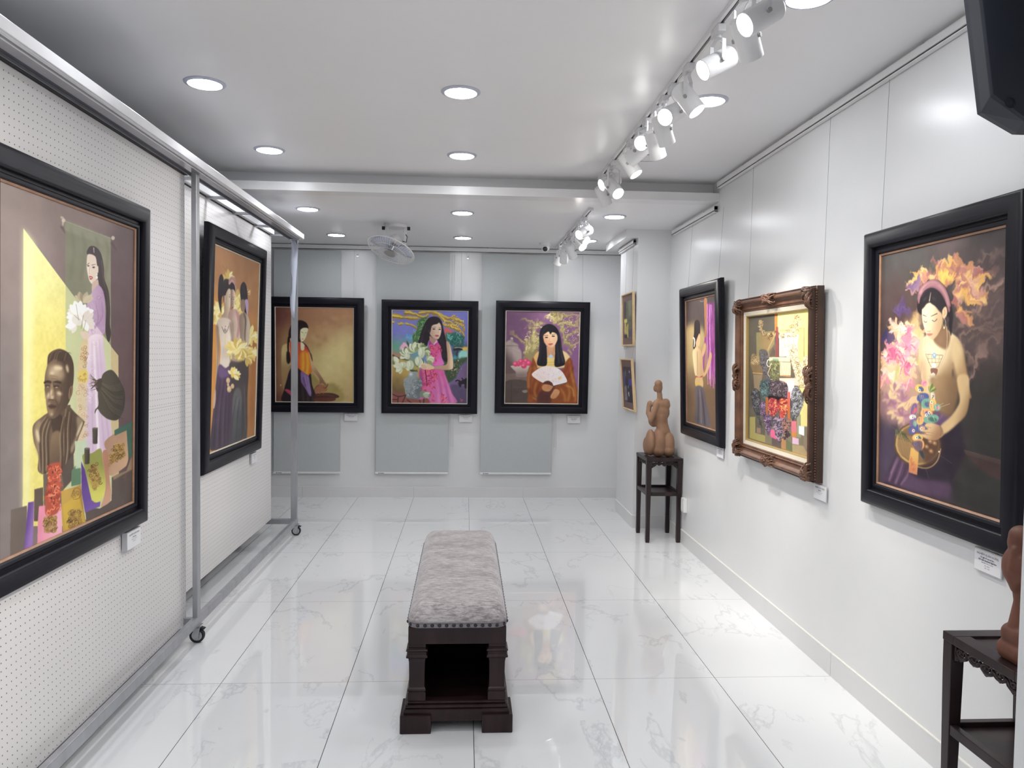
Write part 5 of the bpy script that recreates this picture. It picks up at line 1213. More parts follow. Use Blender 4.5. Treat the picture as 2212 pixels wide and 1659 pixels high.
def paint_B3():
    s = Sk(((1093, 673), (1252, 675), (1247, 871), (1091, 871)), 260, 320, (124, 84, 122), 7)
    s.view(1080, 660, 7.542)
    s.poly([(900, 300), (1320, 300), (1320, 1400), (1000, 1400)], (146, 96, 146), 70, a=.9); s.poly([(80, 100), (500, 100), (450, 500), (80, 560)], (108, 74, 104), 60, a=.8)
    bz = [(166, 152, 92), (206, 192, 130), (120, 106, 62), (226, 216, 160)]
    for p, w in (([(320, 245), (420, 270), (520, 300), (640, 280), (720, 270)], (6, 60)), ([(440, 350), (540, 400), (640, 380)], (8, 60)), ([(170, 465), (260, 480), (310, 600), (400, 640)], (10, 40)), ([(600, 190), (580, 250), (640, 330)], (6, 40)), ([(560, 430), (590, 560), (560, 700), (520, 850)], (90, 150)), ([(420, 560), (440, 700), (420, 850)], (50, 90)), ([(490, 520), (500, 650), (480, 850)], (40, 70)), ([(700, 200), (820, 180), (900, 140), (960, 260)], (10, 90)), ([(960, 230), (1060, 150), (1200, 140), (1290, 180)], (60, 20)), ([(960, 330), (1080, 290), (1200, 300), (1290, 240)], (90, 20)), ([(1000, 370), (1030, 500), (1060, 600)], (60, 60)), ([(1100, 560), (1160, 470), (1250, 420), (1290, 330)], (60, 12)), ([(1030, 600), (1100, 640), (1200, 640), (1280, 600)], (80, 14)), ([(1090, 700), (1130, 740), (1110, 820)], (50, 12)), ([(880, 160), (880, 240), (920, 300)], (60, 60))):
        s.line(p, w, bz[0], 5, .9); s.line([(x-8, y-8) for x, y in p], (w[0]*.3, w[1]*.3), bz[1], 4, .8)
    for rg, n in (([(430, 280), (720, 260), (640, 600), (600, 760), (430, 860), (400, 600)], 70), ([(960, 180), (1290, 150), (1290, 640), (1050, 640), (980, 400)], 100), ([(770, 160), (960, 140), (960, 300), (780, 290)], 34)): s.curls(rg, n, 36, 9, bz, .7, .6)
    for x, y in ((595, 310), (800, 225), (1000, 370), (1150, 470), (410, 575), (495, 545)): s.ell(x, y, 17, 22, (196, 182, 128), soft=3)
    s.poly([(380, 850), (620, 740), (650, 880), (520, 920), (400, 900)], (150, 134, 90), 8)
    s.warp(26, 44); s.warp(8, 16)
    # jar, cabinet, bowl of apples
    s.poly([(90, 670), (120, 590), (180, 570), (210, 600), (290, 640), (300, 690), (345, 750), (355, 850), (330, 1000), (240, 1100), (90, 1130)], (168, 150, 144), 3, to=(104, 84, 82), g=((250, 800), (110, 900))); s.line([(90, 665), (300, 665)], (8, 8), (104, 88, 86), 2); s.line([(185, 760), (190, 1000)], (10, 10), (120, 100, 98), 6, .6); s.line([(200, 700), (330, 760)], (6, 6), (206, 190, 184), 3, .7)
    s.poly([(165, 530), (205, 530), (215, 600), (180, 600)], (150, 136, 130), 2); s.ell(195, 545, 14, 14, (206, 196, 190), soft=2)
    s.poly([(90, 1120), (480, 1140), (480, 1230), (90, 1225)], (120, 100, 92), 3); s.line([(90, 1235), (470, 1245)], (10, 10), (166, 146, 134), 2); s.poly([(90, 1245), (480, 1255), (500, 1590), (85, 1590)], (84, 70, 64), 3); s.line([(190, 1260), (190, 1590)], (5, 5), (60, 48, 46), 1); s.line([(220, 1330), (440, 1335)], (4, 4), (110, 94, 84), 1); s.poly([(365, 1390), (430, 1375), (455, 1400), (420, 1425), (375, 1415)], (140, 130, 120), 2)
    s.poly([(195, 985), (500, 985), (470, 1060), (440, 1100), (430, 1165), (270, 1165), (260, 1090), (210, 1040)], (196, 178, 168), 2, to=(140, 120, 114), g=((350, 990), (350, 1160)))
    for x, y in ((300, 955), (345, 920), (405, 960), (425, 910), (475, 945), (255, 960), (390, 990)): s.ell(x, y, 46, 42, (214, 66, 106), soft=1.5); s.ell(x-12, y-12, 18, 14, (246, 150, 176), soft=4, a=.9)
    # woman, shawl, hair
    s.poly([(545, 860), (600, 770), (700, 740), (900, 720), (1020, 740), (1100, 790), (1140, 880), (1050, 1010), (600, 1020), (540, 960)], (226, 176, 110), 3, to=(246, 214, 150), g=((560, 850), (900, 850)))
    s.poly([(755, 680), (890, 660), (900, 760), (890, 860), (760, 860)], (214, 156, 112), 2); s.poly([(755, 860), (895, 855), (890, 1000), (760, 1000)], (240, 208, 120), 2); s.folds([[(765, 930), (885, 925)], [(765, 970), (885, 965)]], (6, 6), (206, 160, 80), .7, 2)
    s.poly([(700, 500), (740, 440), (850, 430), (930, 480), (935, 560), (900, 640), (850, 685), (800, 685), (740, 640), (700, 580)], (246, 206, 164), 2, to=(226, 170, 126), g=((850, 520), (720, 620)))
    s.poly([(640, 480), (670, 380), (740, 320), (820, 308), (900, 350), (960, 440), (990, 560), (1010, 720), (1060, 930), (1010, 985), (890, 990), (895, 800), (900, 650), (935, 560), (920, 470), (850, 440), (820, 475), (790, 430), (750, 450), (700, 500), (720, 600), (755, 680), (765, 850), (755, 975), (660, 990), (600, 950), (630, 800), (640, 640)], (30, 28, 36), 2)
    s.folds([[(950, 440), (985, 620), (1000, 800), (1030, 930)], [(930, 600), (940, 760), (960, 940)]], (8, 14), (150, 156, 166), .5, 6); s.folds([[(660, 560), (650, 760), (640, 940)], [(780, 340), (720, 400), (680, 500)]], (6, 10), (84, 84, 92), .6, 5)
    s.ell(755, 525, 26, 10, (60, 36, 34), soft=1); s.ell(865, 505, 26, 10, (60, 36, 34), soft=1); s.line([(705, 495), (780, 490)], (4, 8), (84, 56, 48), 1); s.line([(840, 480), (905, 470)], (7, 4), (84, 56, 48), 1); s.line([(800, 540), (805, 590), (835, 592)], (4, 6), (214, 150, 116), 2); s.poly([(785, 630), (820, 622), (860, 622), (840, 645), (805, 650)], (206, 92, 76), 1); s.ell(740, 590, 26, 20, (240, 166, 130), soft=6, a=.7); s.ell(880, 580, 24, 20, (244, 176, 140), soft=6, a=.6)
    s.petals(825, 850, 55, 7, [(206, 220, 236), (176, 196, 222)], -3.1, 3.1, .3, 1); s.line([(770, 700), (800, 820)], 3, (150, 110, 90)); s.line([(880, 690), (850, 820)], 3, (150, 110, 90))
    s.poly([(540, 850), (600, 980), (640, 1050), (1000, 1050), (1060, 930), (1140, 850), (1180, 960), (1200, 1100), (1225, 1250), (1260, 1380), (1265, 1590), (520, 1590), (460, 1450), (440, 1200), (470, 1020), (510, 960)], (150, 76, 34), 3)
    s.folds([[(530, 960), (500, 1100), (480, 1300), (500, 1450)], [(620, 1080), (560, 1250), (540, 1450)], [(700, 1200), (620, 1350), (560, 1560)], [(1160, 900), (1100, 1020), (1040, 1100)], [(1190, 1000), (1120, 1140), (1060, 1200)]], (26, 34), (104, 46, 24), .7, 7)
    s.folds([[(510, 1000), (470, 1180), (470, 1350)], [(560, 1000), (620, 1160), (640, 1200)], [(590, 1250), (560, 1400), (600, 1500)], [(1130, 900), (1150, 1080), (1200, 1250)], [(1080, 1240), (1130, 1400), (1100, 1560)], [(980, 1340), (1040, 1440), (1060, 1560)], [(1180, 1200), (1220, 1400), (1220, 1560)]], (16, 26), (222, 150, 70), .75, 7)
    s.folds([[(1150, 950), (1060, 1120)], [(1100, 1050), (1080, 1190)]], (36, 20), (176, 60, 44), .8, 7); s.folds([[(1060, 1300), (1170, 1340), (1200, 1480)], [(540, 1500), (640, 1560)]], (10, 16), (246, 196, 110), .8, 5)
    s.poly([(660, 1390), (800, 1400), (850, 1340), (900, 1330), (830, 1450), (820, 1590), (600, 1590)], (92, 50, 44), 6)
    # fan and hands
    fan = [(520, 1140), (600, 1050), (700, 1000), (800, 990), (900, 1010), (990, 1060), (1050, 1140), (1080, 1250), (870, 1310), (850, 1260), (780, 1230), (700, 1260)]
    s.poly(fan, (240, 222, 218), 1.5, to=(250, 240, 240), g=((600, 1100), (1000, 1200)))
    for k in range(15):
        a_ = -2.62 + k*.166; s.line([(790+85*math.cos(a_), 1300+75*math.sin(a_)), (790+295*math.cos(a_), 1300+305*math.sin(a_))], (2, 4), (220, 190, 196), 1, .6)
    s.curls([(560, 1120), (980, 1080), (1040, 1220), (880, 1280), (700, 1220)], 26, 26, 5, [(232, 196, 206), (240, 206, 150), (214, 180, 210)], .7, .7); s.poly([(950, 1170), (1000, 1160), (970, 1210), (950, 1200)], (250, 206, 120), 3); s.line([(860, 1315), (1080, 1255)], (12, 8), (70, 34, 30), 1)
    s.poly([(700, 1270), (740, 1235), (800, 1228), (850, 1270), (860, 1310), (760, 1290)], (92, 50, 40), 2)
    s.poly([(690, 1310), (740, 1280), (850, 1310), (850, 1340), (800, 1395), (720, 1390), (685, 1350)], (206, 140, 92), 2); s.folds([[(770, 1310), (845, 1330)], [(760, 1335), (820, 1355)]], (4, 4), (140, 84, 56), .8, 1)
    s.poly([(890, 1360), (950, 1370), (970, 1410), (930, 1480), (890, 1510), (840, 1510), (820, 1480), (850, 1420)], (214, 150, 100), 2); s.folds([[(880, 1440), (850, 1505)], [(910, 1450), (885, 1510)], [(930, 1440), (920, 1490)]], (4, 4), (140, 84, 56), .8, 1)
    s.texture(7, 40); return s.done()

def paint_R3():
    s = Sk(((1479.5, 651), (1545, 637), (1547, 930), (1481, 910)), 220, 340, (96, 78, 64), 8)
    s.view(1465, 600, 4.37)
    s.poly([(50, 150), (360, 130), (360, 480), (50, 500)], (74, 62, 60), 20); s.poly([(60, 480), (230, 500), (240, 900), (60, 1000)], (186, 160, 106), 18, a=.9); s.poly([(60, 900), (360, 900), (360, 1450), (60, 1400)], (126, 98, 72), 30, a=.8); s.poly([(190, 700), (330, 700), (330, 1000), (200, 1000)], (150, 118, 78), 20, a=.7)
    s.poly([(190, 214), (225, 216), (225, 225), (190, 224)], (160, 148, 140), 1, False, a=.6)
    s.poly([(228, 215), (258, 215), (255, 480), (240, 600), (225, 860), (218, 800), (235, 500)], (166, 110, 74), 2)
    vio = [(176, 66, 170), (206, 110, 200), (136, 44, 132), (230, 160, 226)]
    s.poly([(262, 260), (300, 235), (335, 260), (330, 700), (325, 900), (285, 880), (268, 700), (255, 480)], (134, 50, 128), 5, a=.75)
    for k in range(20):
        x = 258+k*4.4; s.line([(x+s.rnd.uniform(-4, 4), 250), (x+s.rnd.uniform(-5, 5), 480), (x+s.rnd.uniform(-7, 7), 720), (x+s.rnd.uniform(-5, 8), 980+s.rnd.uniform(-40, 60))], (s.rnd.uniform(2, 5), s.rnd.uniform(3, 6)), s.rnd.choice(vio), .8, .8)
    s.warp(5, 30)
    s.line([(245, 560), (230, 700), (222, 870)], (20, 12), (150, 60, 144), 2)
    s.poly([(135, 520), (140, 420), (165, 395), (190, 420), (192, 520), (180, 560), (150, 600), (150, 640), (135, 670), (125, 640)], (40, 32, 34), 2); s.line([(125, 560), (140, 580), (135, 650)], (14, 8), (222, 214, 206), 1.5)
    s.poly([(160, 580), (185, 520), (190, 560), (188, 620), (170, 650), (155, 640)], (206, 166, 122), 2)
    s.poly([(120, 700), (140, 665), (165, 650), (200, 690), (212, 760), (212, 950), (150, 930), (130, 820)], (226, 200, 150), 3, to=(196, 158, 112), g=((130, 800), (210, 800))); s.line([(165, 690), (168, 920)], (8, 6), (150, 118, 88), 4, .6)
    s.poly([(205, 720), (212, 860), (225, 930), (270, 860), (300, 740), (285, 700), (255, 820), (225, 890)], (206, 164, 116), 2); s.poly([(210, 690), (235, 610), (245, 640), (235, 700), (215, 740)], (206, 160, 116), 2)
    s.line([(148, 925), (180, 938), (212, 925)], (14, 12), (176, 60, 50), 1.5); s.poly([(150, 940), (210, 945), (215, 1030), (150, 1020)], (206, 170, 116), 2); s.line([(150, 985), (180, 1010), (210, 1020)], (18, 10), (214, 176, 60), 2)
    s.poly([(148, 1030), (215, 1030), (245, 1150), (275, 1290), (275, 1410), (150, 1370), (150, 1200)], (98, 90, 96), 3); s.folds([[(170, 1050), (175, 1200), (170, 1370)], [(200, 1050), (220, 1200), (235, 1390)]], (6, 16), (66, 60, 68), .7, 4); s.folds([[(185, 1050), (198, 1200), (200, 1370)]], (5, 10), (140, 132, 140), .6, 4)
    s.texture(8); return s.done()

def paint_R2():
    s = Sk(((1619, 685), (1753, 671), (1751, 989), (1617, 949)), 300, 340, (98, 92, 76), 9)
    s.view(1585, 600, 6.912)
    s.poly([(235, 560), (620, 530), (620, 1100), (390, 1200), (235, 2200)], (92, 86, 74), 10)
    s.poly([(620, 540), (670, 540), (670, 800), (620, 800)], (190, 130, 62), 1, False); s.poly([(665, 530), (1165, 460), (1165, 2400), (1000, 2300), (1000, 1200), (665, 800)], (242, 228, 140), 2, False); s.poly([(950, 800), (1165, 750), (1165, 2400), (1000, 2200)], (222, 206, 130), 8, False, a=.8)
    s.poly([(345, 820), (620, 800), (620, 1200), (350, 1200)], (140, 130, 86), 1, False); s.poly([(690, 800), (1055, 765), (1055, 1180), (800, 1200)], (226, 210, 136), 1, False); s.line([(690, 800), (1055, 765), (1055, 1190)], (6, 6), (150, 110, 50), 1, sm=False)
    # roof of the carved gate
    s.poly([(395, 880), (640, 820), (520, 1090), (440, 1080)], (150, 124, 80), 1, False); s.poly([(690, 860), (975, 860), (960, 1000), (850, 1180), (690, 1180)], (246, 238, 214), 1, False)
    s.line([(640, 830), (515, 1090)], (22, 22), (176, 146, 98), 1); s.line([(690, 880), (830, 1170)], (26, 26), (250, 244, 226), 1); s.line([(705, 880), (845, 1165)], (4, 4), (140, 100, 60), .5)
    s.poly([(640, 740), (675, 740), (675, 1190), (640, 1190)], (150, 60, 66), 1, False, a=.85); s.poly([(540, 1100), (640, 960), (640, 1190), (540, 1190)], (112, 96, 78), 2, False)
    cr = [(246, 238, 206), (150, 106, 60), (214, 184, 130), (120, 84, 50)]
    def orn(rg, base, cols, n, sz=24, w=6, tn=.9): s.poly(rg, base, 2, a=.85); s.curls(rg, n, sz, w, cols, .95, tn)
    orn([(385, 640), (430, 640), (440, 780), (500, 860), (430, 880), (395, 760)], (140, 116, 80), [(190, 160, 112), (96, 76, 54), (206, 176, 130)], 26)
    orn([(850, 760), (900, 640), (930, 570), (990, 580), (990, 680), (950, 800), (940, 900), (860, 880)], (236, 216, 156), cr, 40); orn([(690, 850), (850, 800), (880, 880), (760, 920), (700, 920)], (240, 226, 180), cr, 30); orn([(500, 860), (600, 800), (610, 860), (520, 930)], (150, 122, 78), [(206, 176, 120), (90, 66, 44)], 16)
    for k in range(9): s.line([(760+k*18, 930), (760+k*18, 1060-k*7)], (4, 4), (170, 130, 84), .5)
    for k in range(5): s.line([(560+k*14, 1170), (600+k*6, 1050+k*12)], (5, 3), (60, 52, 48), .8); s.line([(700, 1050+k*30), (770, 1040+k*22)], (5, 3), (120, 84, 56), .8)
    orn([(830, 1020), (950, 990), (960, 1150), (880, 1200), (840, 1120)], (240, 226, 186), cr, 34); orn([(850, 1160), (960, 1160), (1010, 1280), (1080, 1170), (1140, 1260), (1130, 1360), (1080, 1500), (1060, 1660), (960, 1560), (900, 1380)], (240, 226, 182), cr, 110)
    orn([(260, 1270), (280, 1150), (320, 1140), (390, 1200), (385, 1300), (280, 1320)], (166, 140, 96), [(206, 176, 126), (110, 86, 60)], 26); s.poly([(255, 1290), (440, 1310), (440, 1440), (300, 1420)], (128, 104, 72), 2, False); s.line([(290, 1420), (440, 1435)], (14, 14), (196, 150, 80), 1); s.poly([(300, 1440), (440, 1450), (400, 1700), (320, 1700)], (140, 120, 92), 2, False)
    s.poly([(540, 1190), (850, 1190), (850, 1260), (540, 1250)], (236, 214, 170), 1, False); s.poly([(590, 1205), (680, 1205), (680, 1260), (590, 1255)], (140, 176, 140), 1, False); s.poly([(690, 1260), (860, 1270), (860, 1460), (700, 1460)], (240, 220, 176), 1, False)
    for k in range(10): s.line([(700+k*17, 1270), (700+k*17, 1455)], (4, 4), (206, 150, 90), .5)
    s.line([(700, 1465), (860, 1475)], (14, 14), (206, 140, 70), 1)
    s.poly([(690, 1500), (930, 1500), (980, 1560), (980, 1620), (700, 1580)], (232, 196, 176), 1, False); s.poly([(805, 1540), (910, 1540), (910, 1800), (805, 1800)], (246, 240, 240), 1, False)
    for k in range(4): s.line([(840, 1560+k*46), (905, 1565+k*46)], (5, 5), (150, 120, 110), .5)
    orn([(390, 1090), (500, 1090), (540, 1250), (600, 1500), (560, 1640), (480, 1500), (420, 1300)], (84, 80, 84), [(130, 126, 128), (50, 46, 52), (96, 100, 110)], 70); orn([(540, 1260), (690, 1250), (690, 1420), (620, 1640), (560, 1500)], (112, 116, 70), [(166, 166, 100), (60, 56, 50), (92, 86, 86)], 60)
    s.line([(575, 1220), (520, 1230), (505, 1300), (540, 1330), (575, 1280)], (14, 10), (230, 220, 190), 1); s.line([(560, 1330), (520, 1430), (545, 1480)], (12, 8), (206, 176, 126), 1)
    s.view(1585, 820, 6.912)
    s.poly([(245, 560), (480, 560), (480, 950), (245, 880)], (160, 150, 86), 1, False); s.poly([(330, 560), (480, 560), (480, 840), (330, 800)], (96, 90, 76), 1, False)
    s.poly([(480, 700), (1150, 700), (1150, 1180), (480, 950)], (124, 116, 92), 2, False); s.poly([(580, 860), (720, 900), (720, 1040), (580, 980)], (96, 82, 78), 1, False); s.poly([(720, 860), (790, 900), (790, 1050), (720, 1030)], (176, 128, 82), 1, False); s.poly([(790, 880), (885, 960), (885, 1080), (790, 1050)], (104, 110, 76), 1, False); s.poly([(885, 970), (1050, 990), (1140, 1160), (885, 1080)], (168, 148, 108), 1, False); s.poly([(1050, 840), (1145, 880), (1145, 1110), (1050, 990)], (140, 124, 102), 1, False)
    s.poly([(870, 620), (945, 620), (945, 800), (870, 780)], (214, 110, 124), 1, False); s.poly([(870, 780), (945, 790), (945, 870), (880, 860)], (206, 130, 60), 1, False); s.poly([(885, 860), (980, 880), (980, 975), (885, 960)], (214, 176, 200), 1, False); s.poly([(950, 560), (1010, 520), (1010, 870), (950, 860)], (150, 146, 116), 1, False); s.poly([(980, 690), (1060, 700), (1060, 840), (980, 810)], (232, 230, 232), 1, False)
    s.poly([(550, 740), (650, 760), (650, 900), (560, 860)], (222, 96, 140), 2, False); s.poly([(350, 720), (410, 730), (410, 810), (350, 800)], (150, 120, 100), 3, False)
    orn([(275, 200), (330, 130), (400, 200), (420, 400), (400, 560), (440, 740), (350, 540), (290, 400)], (56, 58, 64), [(96, 98, 104), (34, 34, 40), (130, 132, 138)], 70); orn([(400, 40), (540, 20), (560, 200), (540, 300), (430, 300)], (62, 84, 84), [(110, 140, 140), (34, 46, 50), (84, 112, 120)], 60)
    orn([(550, 20), (800, 60), (800, 300), (680, 300), (560, 220)], (66, 54, 62), [(120, 104, 118), (36, 28, 34), (150, 130, 140)], 90); s.poly([(530, 240), (660, 250), (860, 300), (870, 400), (760, 380), (560, 330)], (26, 20, 26), 3)
    orn([(870, 200), (930, 110), (1010, 180), (1060, 250), (1040, 380), (960, 560), (880, 600), (860, 400)], (92, 92, 96), [(196, 196, 200), (34, 34, 38), (150, 150, 156)], 110)
    orn([(410, 360), (480, 340), (560, 560), (580, 700), (520, 840), (470, 640), (420, 500)], (96, 74, 104), [(176, 140, 180), (50, 36, 56), (140, 110, 150)], 70); orn([(580, 560), (760, 560), (760, 720), (700, 950), (640, 840), (600, 680)], (84, 76, 92), [(150, 140, 166), (44, 38, 50), (206, 160, 180)], 90)
    orn([(530, 300), (640, 290), (680, 420), (620, 540), (550, 520)], (176, 50, 64), [(226, 90, 90), (120, 24, 40), (240, 160, 90)], 66, 20); orn([(680, 310), (800, 290), (820, 420), (770, 560), (700, 560)], (190, 56, 54), [(236, 110, 80), (120, 24, 36), (246, 180, 100)], 70, 20)
    orn([(740, 600), (860, 580), (850, 760), (840, 850), (760, 900)], (120, 90, 96), [(170, 140, 110), (60, 44, 56), (200, 120, 80)], 50)
    s.poly([(485, 260), (525, 270), (520, 530), (485, 520)], (166, 92, 48), 1, False); s.poly([(810, 180), (855, 190), (850, 600), (815, 580)], (196, 92, 84), 1, False, to=(190, 100, 44), g=((830, 250), (830, 560))); s.curls([(700, 780), (850, 780), (840, 940), (770, 930)], 10, 26, 10, [(46, 40, 40)], .9)
    s.texture(6, 40); return s.done()

def paint_R1():
    s = Sk(((1901, 554), (2168, 490), (2158, 1124), (1893, 1040)), 440, 560, (66, 58, 58), 10)
    s.view(1880, 540, 5.53)
    s.poly([(130, 60), (900, -60), (900, 250), (250, 420), (130, 700)], (76, 72, 70), 60); s.poly([(700, -100), (1050, -200), (1050, 150), (800, 200)], (122, 100, 98), 70, a=.8); s.poly([(150, 420), (560, 420), (520, 900), (250, 1100), (130, 900)], (84, 62, 60), 60, a=.9)
    s.poly([(1100, 1500), (1600, 1300), (1600, 3200), (1000, 3200)], (50, 48, 46), 80); s.poly([(950, 250), (1600, 100), (1600, 1200), (1050, 1300)], (92, 74, 72), 70, a=.8)
    # drifting smoky forms on the right
    sm_ = [(134, 106, 98), (106, 84, 82), (156, 124, 108), (84, 70, 70), (122, 98, 94)]
    for p, w in (([(1580, 330), (1450, 430), (1330, 520), (1250, 640), (1120, 720), (1000, 840)], (140, 30)), ([(1560, 880), (1400, 900), (1200, 900), (1080, 860), (990, 960)], (20, 60)), ([(1200, 100), (1100, 200), (1090, 320), (1160, 450)], (60, 40)), ([(1580, 60), (1400, 120), (1250, 100)], (20, 90)), ([(1560, 1000), (1350, 990), (1200, 930), (1060, 1030), (1080, 1200), (1180, 1330)], (16, 60)), ([(1480, 1040), (1300, 1180), (1230, 1300), (1160, 1560)], (40, 80)), ([(1270, 540), (1180, 620), (1180, 700), (1260, 720)], (30, 50)), ([(930, 450), (1050, 560), (1130, 640)], (60, 40)), ([(1500, 560), (1420, 640), (1300, 780)], (30, 30)), ([(1580, 700), (1450, 760), (1340, 860)], (20, 40))):
        c = s.rnd.choice(sm_[:3]); s.line(p, w, c, 9, .85); s.line([(x+14, y+26) for x, y in p], (w[0]*.4, w[1]*.4), (64, 50, 52), 7, .8); s.line([(x-8, y-16) for x, y in p], (w[0]*.3, w[1]*.3), (176, 142, 126), 6, .6)
    for i in range(110): s.line([(x0 := s.rnd.uniform(950, 1500), y0 := s.rnd.uniform(350, 1300)), (x0+s.rnd.uniform(-80, 80), y0+s.rnd.uniform(-60, 60)), (x0+s.rnd.uniform(-120, 120), y0+s.rnd.uniform(-100, 100))], (s.rnd.uniform(10, 30), 4), s.rnd.choice(sm_), 7, .5)
    s.poly([(1285, 170), (1340, 200), (1440, 230), (1390, 270), (1330, 240)], (176, 120, 110), 7, a=.8)
    # flame flowers behind the head
    fl = [(206, 140, 96), (232, 176, 90), (186, 120, 110), (240, 196, 120), (170, 104, 96), (214, 156, 140)]
    for cx, cy, r, n, a0 in ((1000, 330, 260, 12, -1.5), (1180, 360, 260, 12, -1.4), (860, 330, 240, 10, -1.7), (1080, 560, 240, 12, -.8), (1230, 520, 200, 10, -.9), (1000, 760, 170, 9, -.2), (560, 400, 190, 9, -2.3), (800, 420, 230, 11, -1.6), (950, 400, 210, 11, -1.2), (1150, 420, 190, 11, -1.3), (660, 400, 150, 8, -2.2), (1000, 520, 170, 10, -.6), (930, 560, 150, 8, .2)): s.petals(cx, cy, r, n, fl, a0-1.3, 2.6, .2, 3, .85)
    s.petals(860, 380, 130, 8, [(250, 206, 96), (246, 190, 84)], -2.4, 1.9, .16, 3, .9); s.petals(480, 440, 110, 7, [(136, 104, 136), (112, 84, 120)], -3.2, 2.6, .3, 4, .9)
    s.ell(690, 240, 45, 26, (52, 76, 62), -.3, soft=6, a=.8); s.poly([(480, 520), (540, 500), (580, 620), (560, 700), (520, 600)], (70, 96, 82), 6, a=.8); s.petals(360, 700, 110, 6, [(84, 64, 110), (104, 78, 126)], -3.4, 3.4, .4, 5, .9); s.petals(170, 1060, 110, 6, [(72, 54, 100), (56, 48, 84)], -3, 3.0, .4, 5, .9)
    # pink and gold flowers on the left
    s.poly([(300, 950), (520, 760), (600, 900), (620, 1400), (560, 2000), (250, 2100), (120, 1800), (120, 1300)], (214, 170, 140), 30, a=.85)
    pk = [(240, 176, 184), (250, 214, 190), (246, 196, 150), (226, 140, 160), (252, 226, 200), (240, 190, 140)]
    for cx, cy, r, n in ((330, 930, 150, 12), (470, 930, 170, 12), (430, 1130, 180, 14), (240, 1180, 170, 12), (180, 1330, 160, 12), (400, 1360, 180, 14), (300, 1520, 170, 12), (430, 1560, 150, 10), (190, 1520, 150, 10), (520, 1100, 120, 8), (550, 1040, 110, 8)): s.petals(cx, cy, r, n, pk, 0, 2*PI, .17, 3, .85)
    for cx, cy in ((430, 1130), (390, 1430), (330, 1330), (250, 1290), (480, 900)): s.petals(cx, cy, 110, 7, [(222, 104, 150), (240, 140, 176), (206, 84, 130)], 0, 2*PI, .13, 2, .75)
    s.poly([(430, 750), (500, 700), (545, 760), (590, 900), (600, 1000), (540, 1050), (470, 900)], (232, 190, 120), 14, a=.75); s.poly([(240, 1440), (310, 1380), (320, 1480), (260, 1520)], (196, 196, 110), 8, a=.8); s.poly([(520, 1330), (560, 1200), (570, 1370), (540, 1400)], (186, 196, 96), 8, a=.8)
    s.warp(46, 70); s.warp(16, 24)
    # skirt band, torso and arms in smooth tone only
    skin = (232, 206, 158)
    s.poly([(560, 1100), (640, 1010), (740, 1000), (860, 940), (950, 990), (1020, 1050), (1060, 1130), (1085, 1220), (1110, 1400), (1150, 1640), (1170, 1760), (1030, 1700), (990, 1560), (950, 1400), (930, 1620), (900, 2000), (600, 2000), (600, 1620), (575, 1500), (590, 1330), (550, 1260)], skin, 3, to=(150, 112, 76), g=((760, 1350), (960, 1600)))
    s.poly([(760, 1480), (900, 1400), (950, 1330), (960, 1560), (930, 1900), (700, 1950), (720, 1700)], (150, 116, 80), 30, a=.65); s.poly([(560, 1100), (600, 1060), (600, 1300), (590, 1460), (550, 1400), (545, 1200)], (222, 190, 146), 8, a=.8); s.poly([(620, 1080), (760, 1060), (850, 1180), (840, 1300), (700, 1340), (610, 1250)], (248, 230, 190), 30, a=.85)
    s.poly([(590, 1340), (620, 1300), (640, 1560), (620, 1700), (590, 1600)], (196, 156, 116), 14, a=.7)
    s.poly([(970, 1060), (1060, 1150), (1090, 1300), (1130, 1560), (1050, 1620), (990, 1500), (950, 1330), (930, 1200)], (226, 196, 144), 10, a=.95, to=(186, 148, 102), g=((990, 1250), (1100, 1400)))
    s.line([(950, 1330), (985, 1500), (1010, 1660)], (10, 14), (112, 80, 56), 6, .8)
    s.poly([(720, 1050), (760, 1000), (840, 880), (900, 960), (920, 1040), (880, 1170), (800, 1150), (740, 1100)], (142, 106, 76), 5, a=.95)
    # head
    s.poly([(540, 560), (560, 470), (620, 400), (700, 355), (790, 370), (870, 450), (910, 560), (930, 650), (940, 760), (935, 900), (925, 1000), (900, 880), (880, 780), (560, 760)], (36, 28, 34), 3)
    s.poly([(585, 700), (610, 640), (670, 620), (740, 660), (800, 720), (830, 800), (820, 900), (790, 970), (740, 1040), (700, 1060), (650, 1020), (615, 930), (590, 830)], (242, 220, 180), 2, to=(206, 168, 124), g=((640, 820), (810, 880)))
    s.poly([(580, 700), (590, 620), (680, 500), (690, 600), (640, 640), (610, 680)], (40, 32, 38), 3); s.poly([(690, 500), (800, 540), (860, 640), (850, 720), (800, 730), (740, 660), (690, 620)], (40, 32, 38), 3); s.line([(690, 500), (672, 610)], (5, 12), (206, 176, 160), 2); s.folds([[(600, 600), (640, 560)], [(710, 560), (745, 590)]], (12, 6), (120, 112, 116), .6, 4)
    band = [(535, 580), (550, 480), (610, 400), (700, 352), (780, 370), (860, 450), (905, 560), (925, 660), (905, 740), (880, 660), (840, 560), (780, 480), (700, 445), (620, 480), (570, 560), (550, 640)]
    s.poly(band, (160, 106, 116), 2); s.line([(560, 520), (620, 430), (710, 390), (800, 430), (870, 540), (900, 660)], (24, 18), (206, 156, 150), 5, .8); s.line([(575, 560), (640, 470), (720, 440), (800, 490), (860, 590)], (8, 8), (104, 64, 80), 3, .8); s.line([(590, 480), (680, 400), (780, 410)], (8, 8), (120, 76, 90), 3, .7)
    s.poly([(825, 720), (855, 670), (880, 690), (882, 760), (850, 810), (828, 790)], (226, 190, 146), 2); s.line([(845, 700), (860, 740), (842, 780)], (5, 4), (166, 120, 88), 1.5)
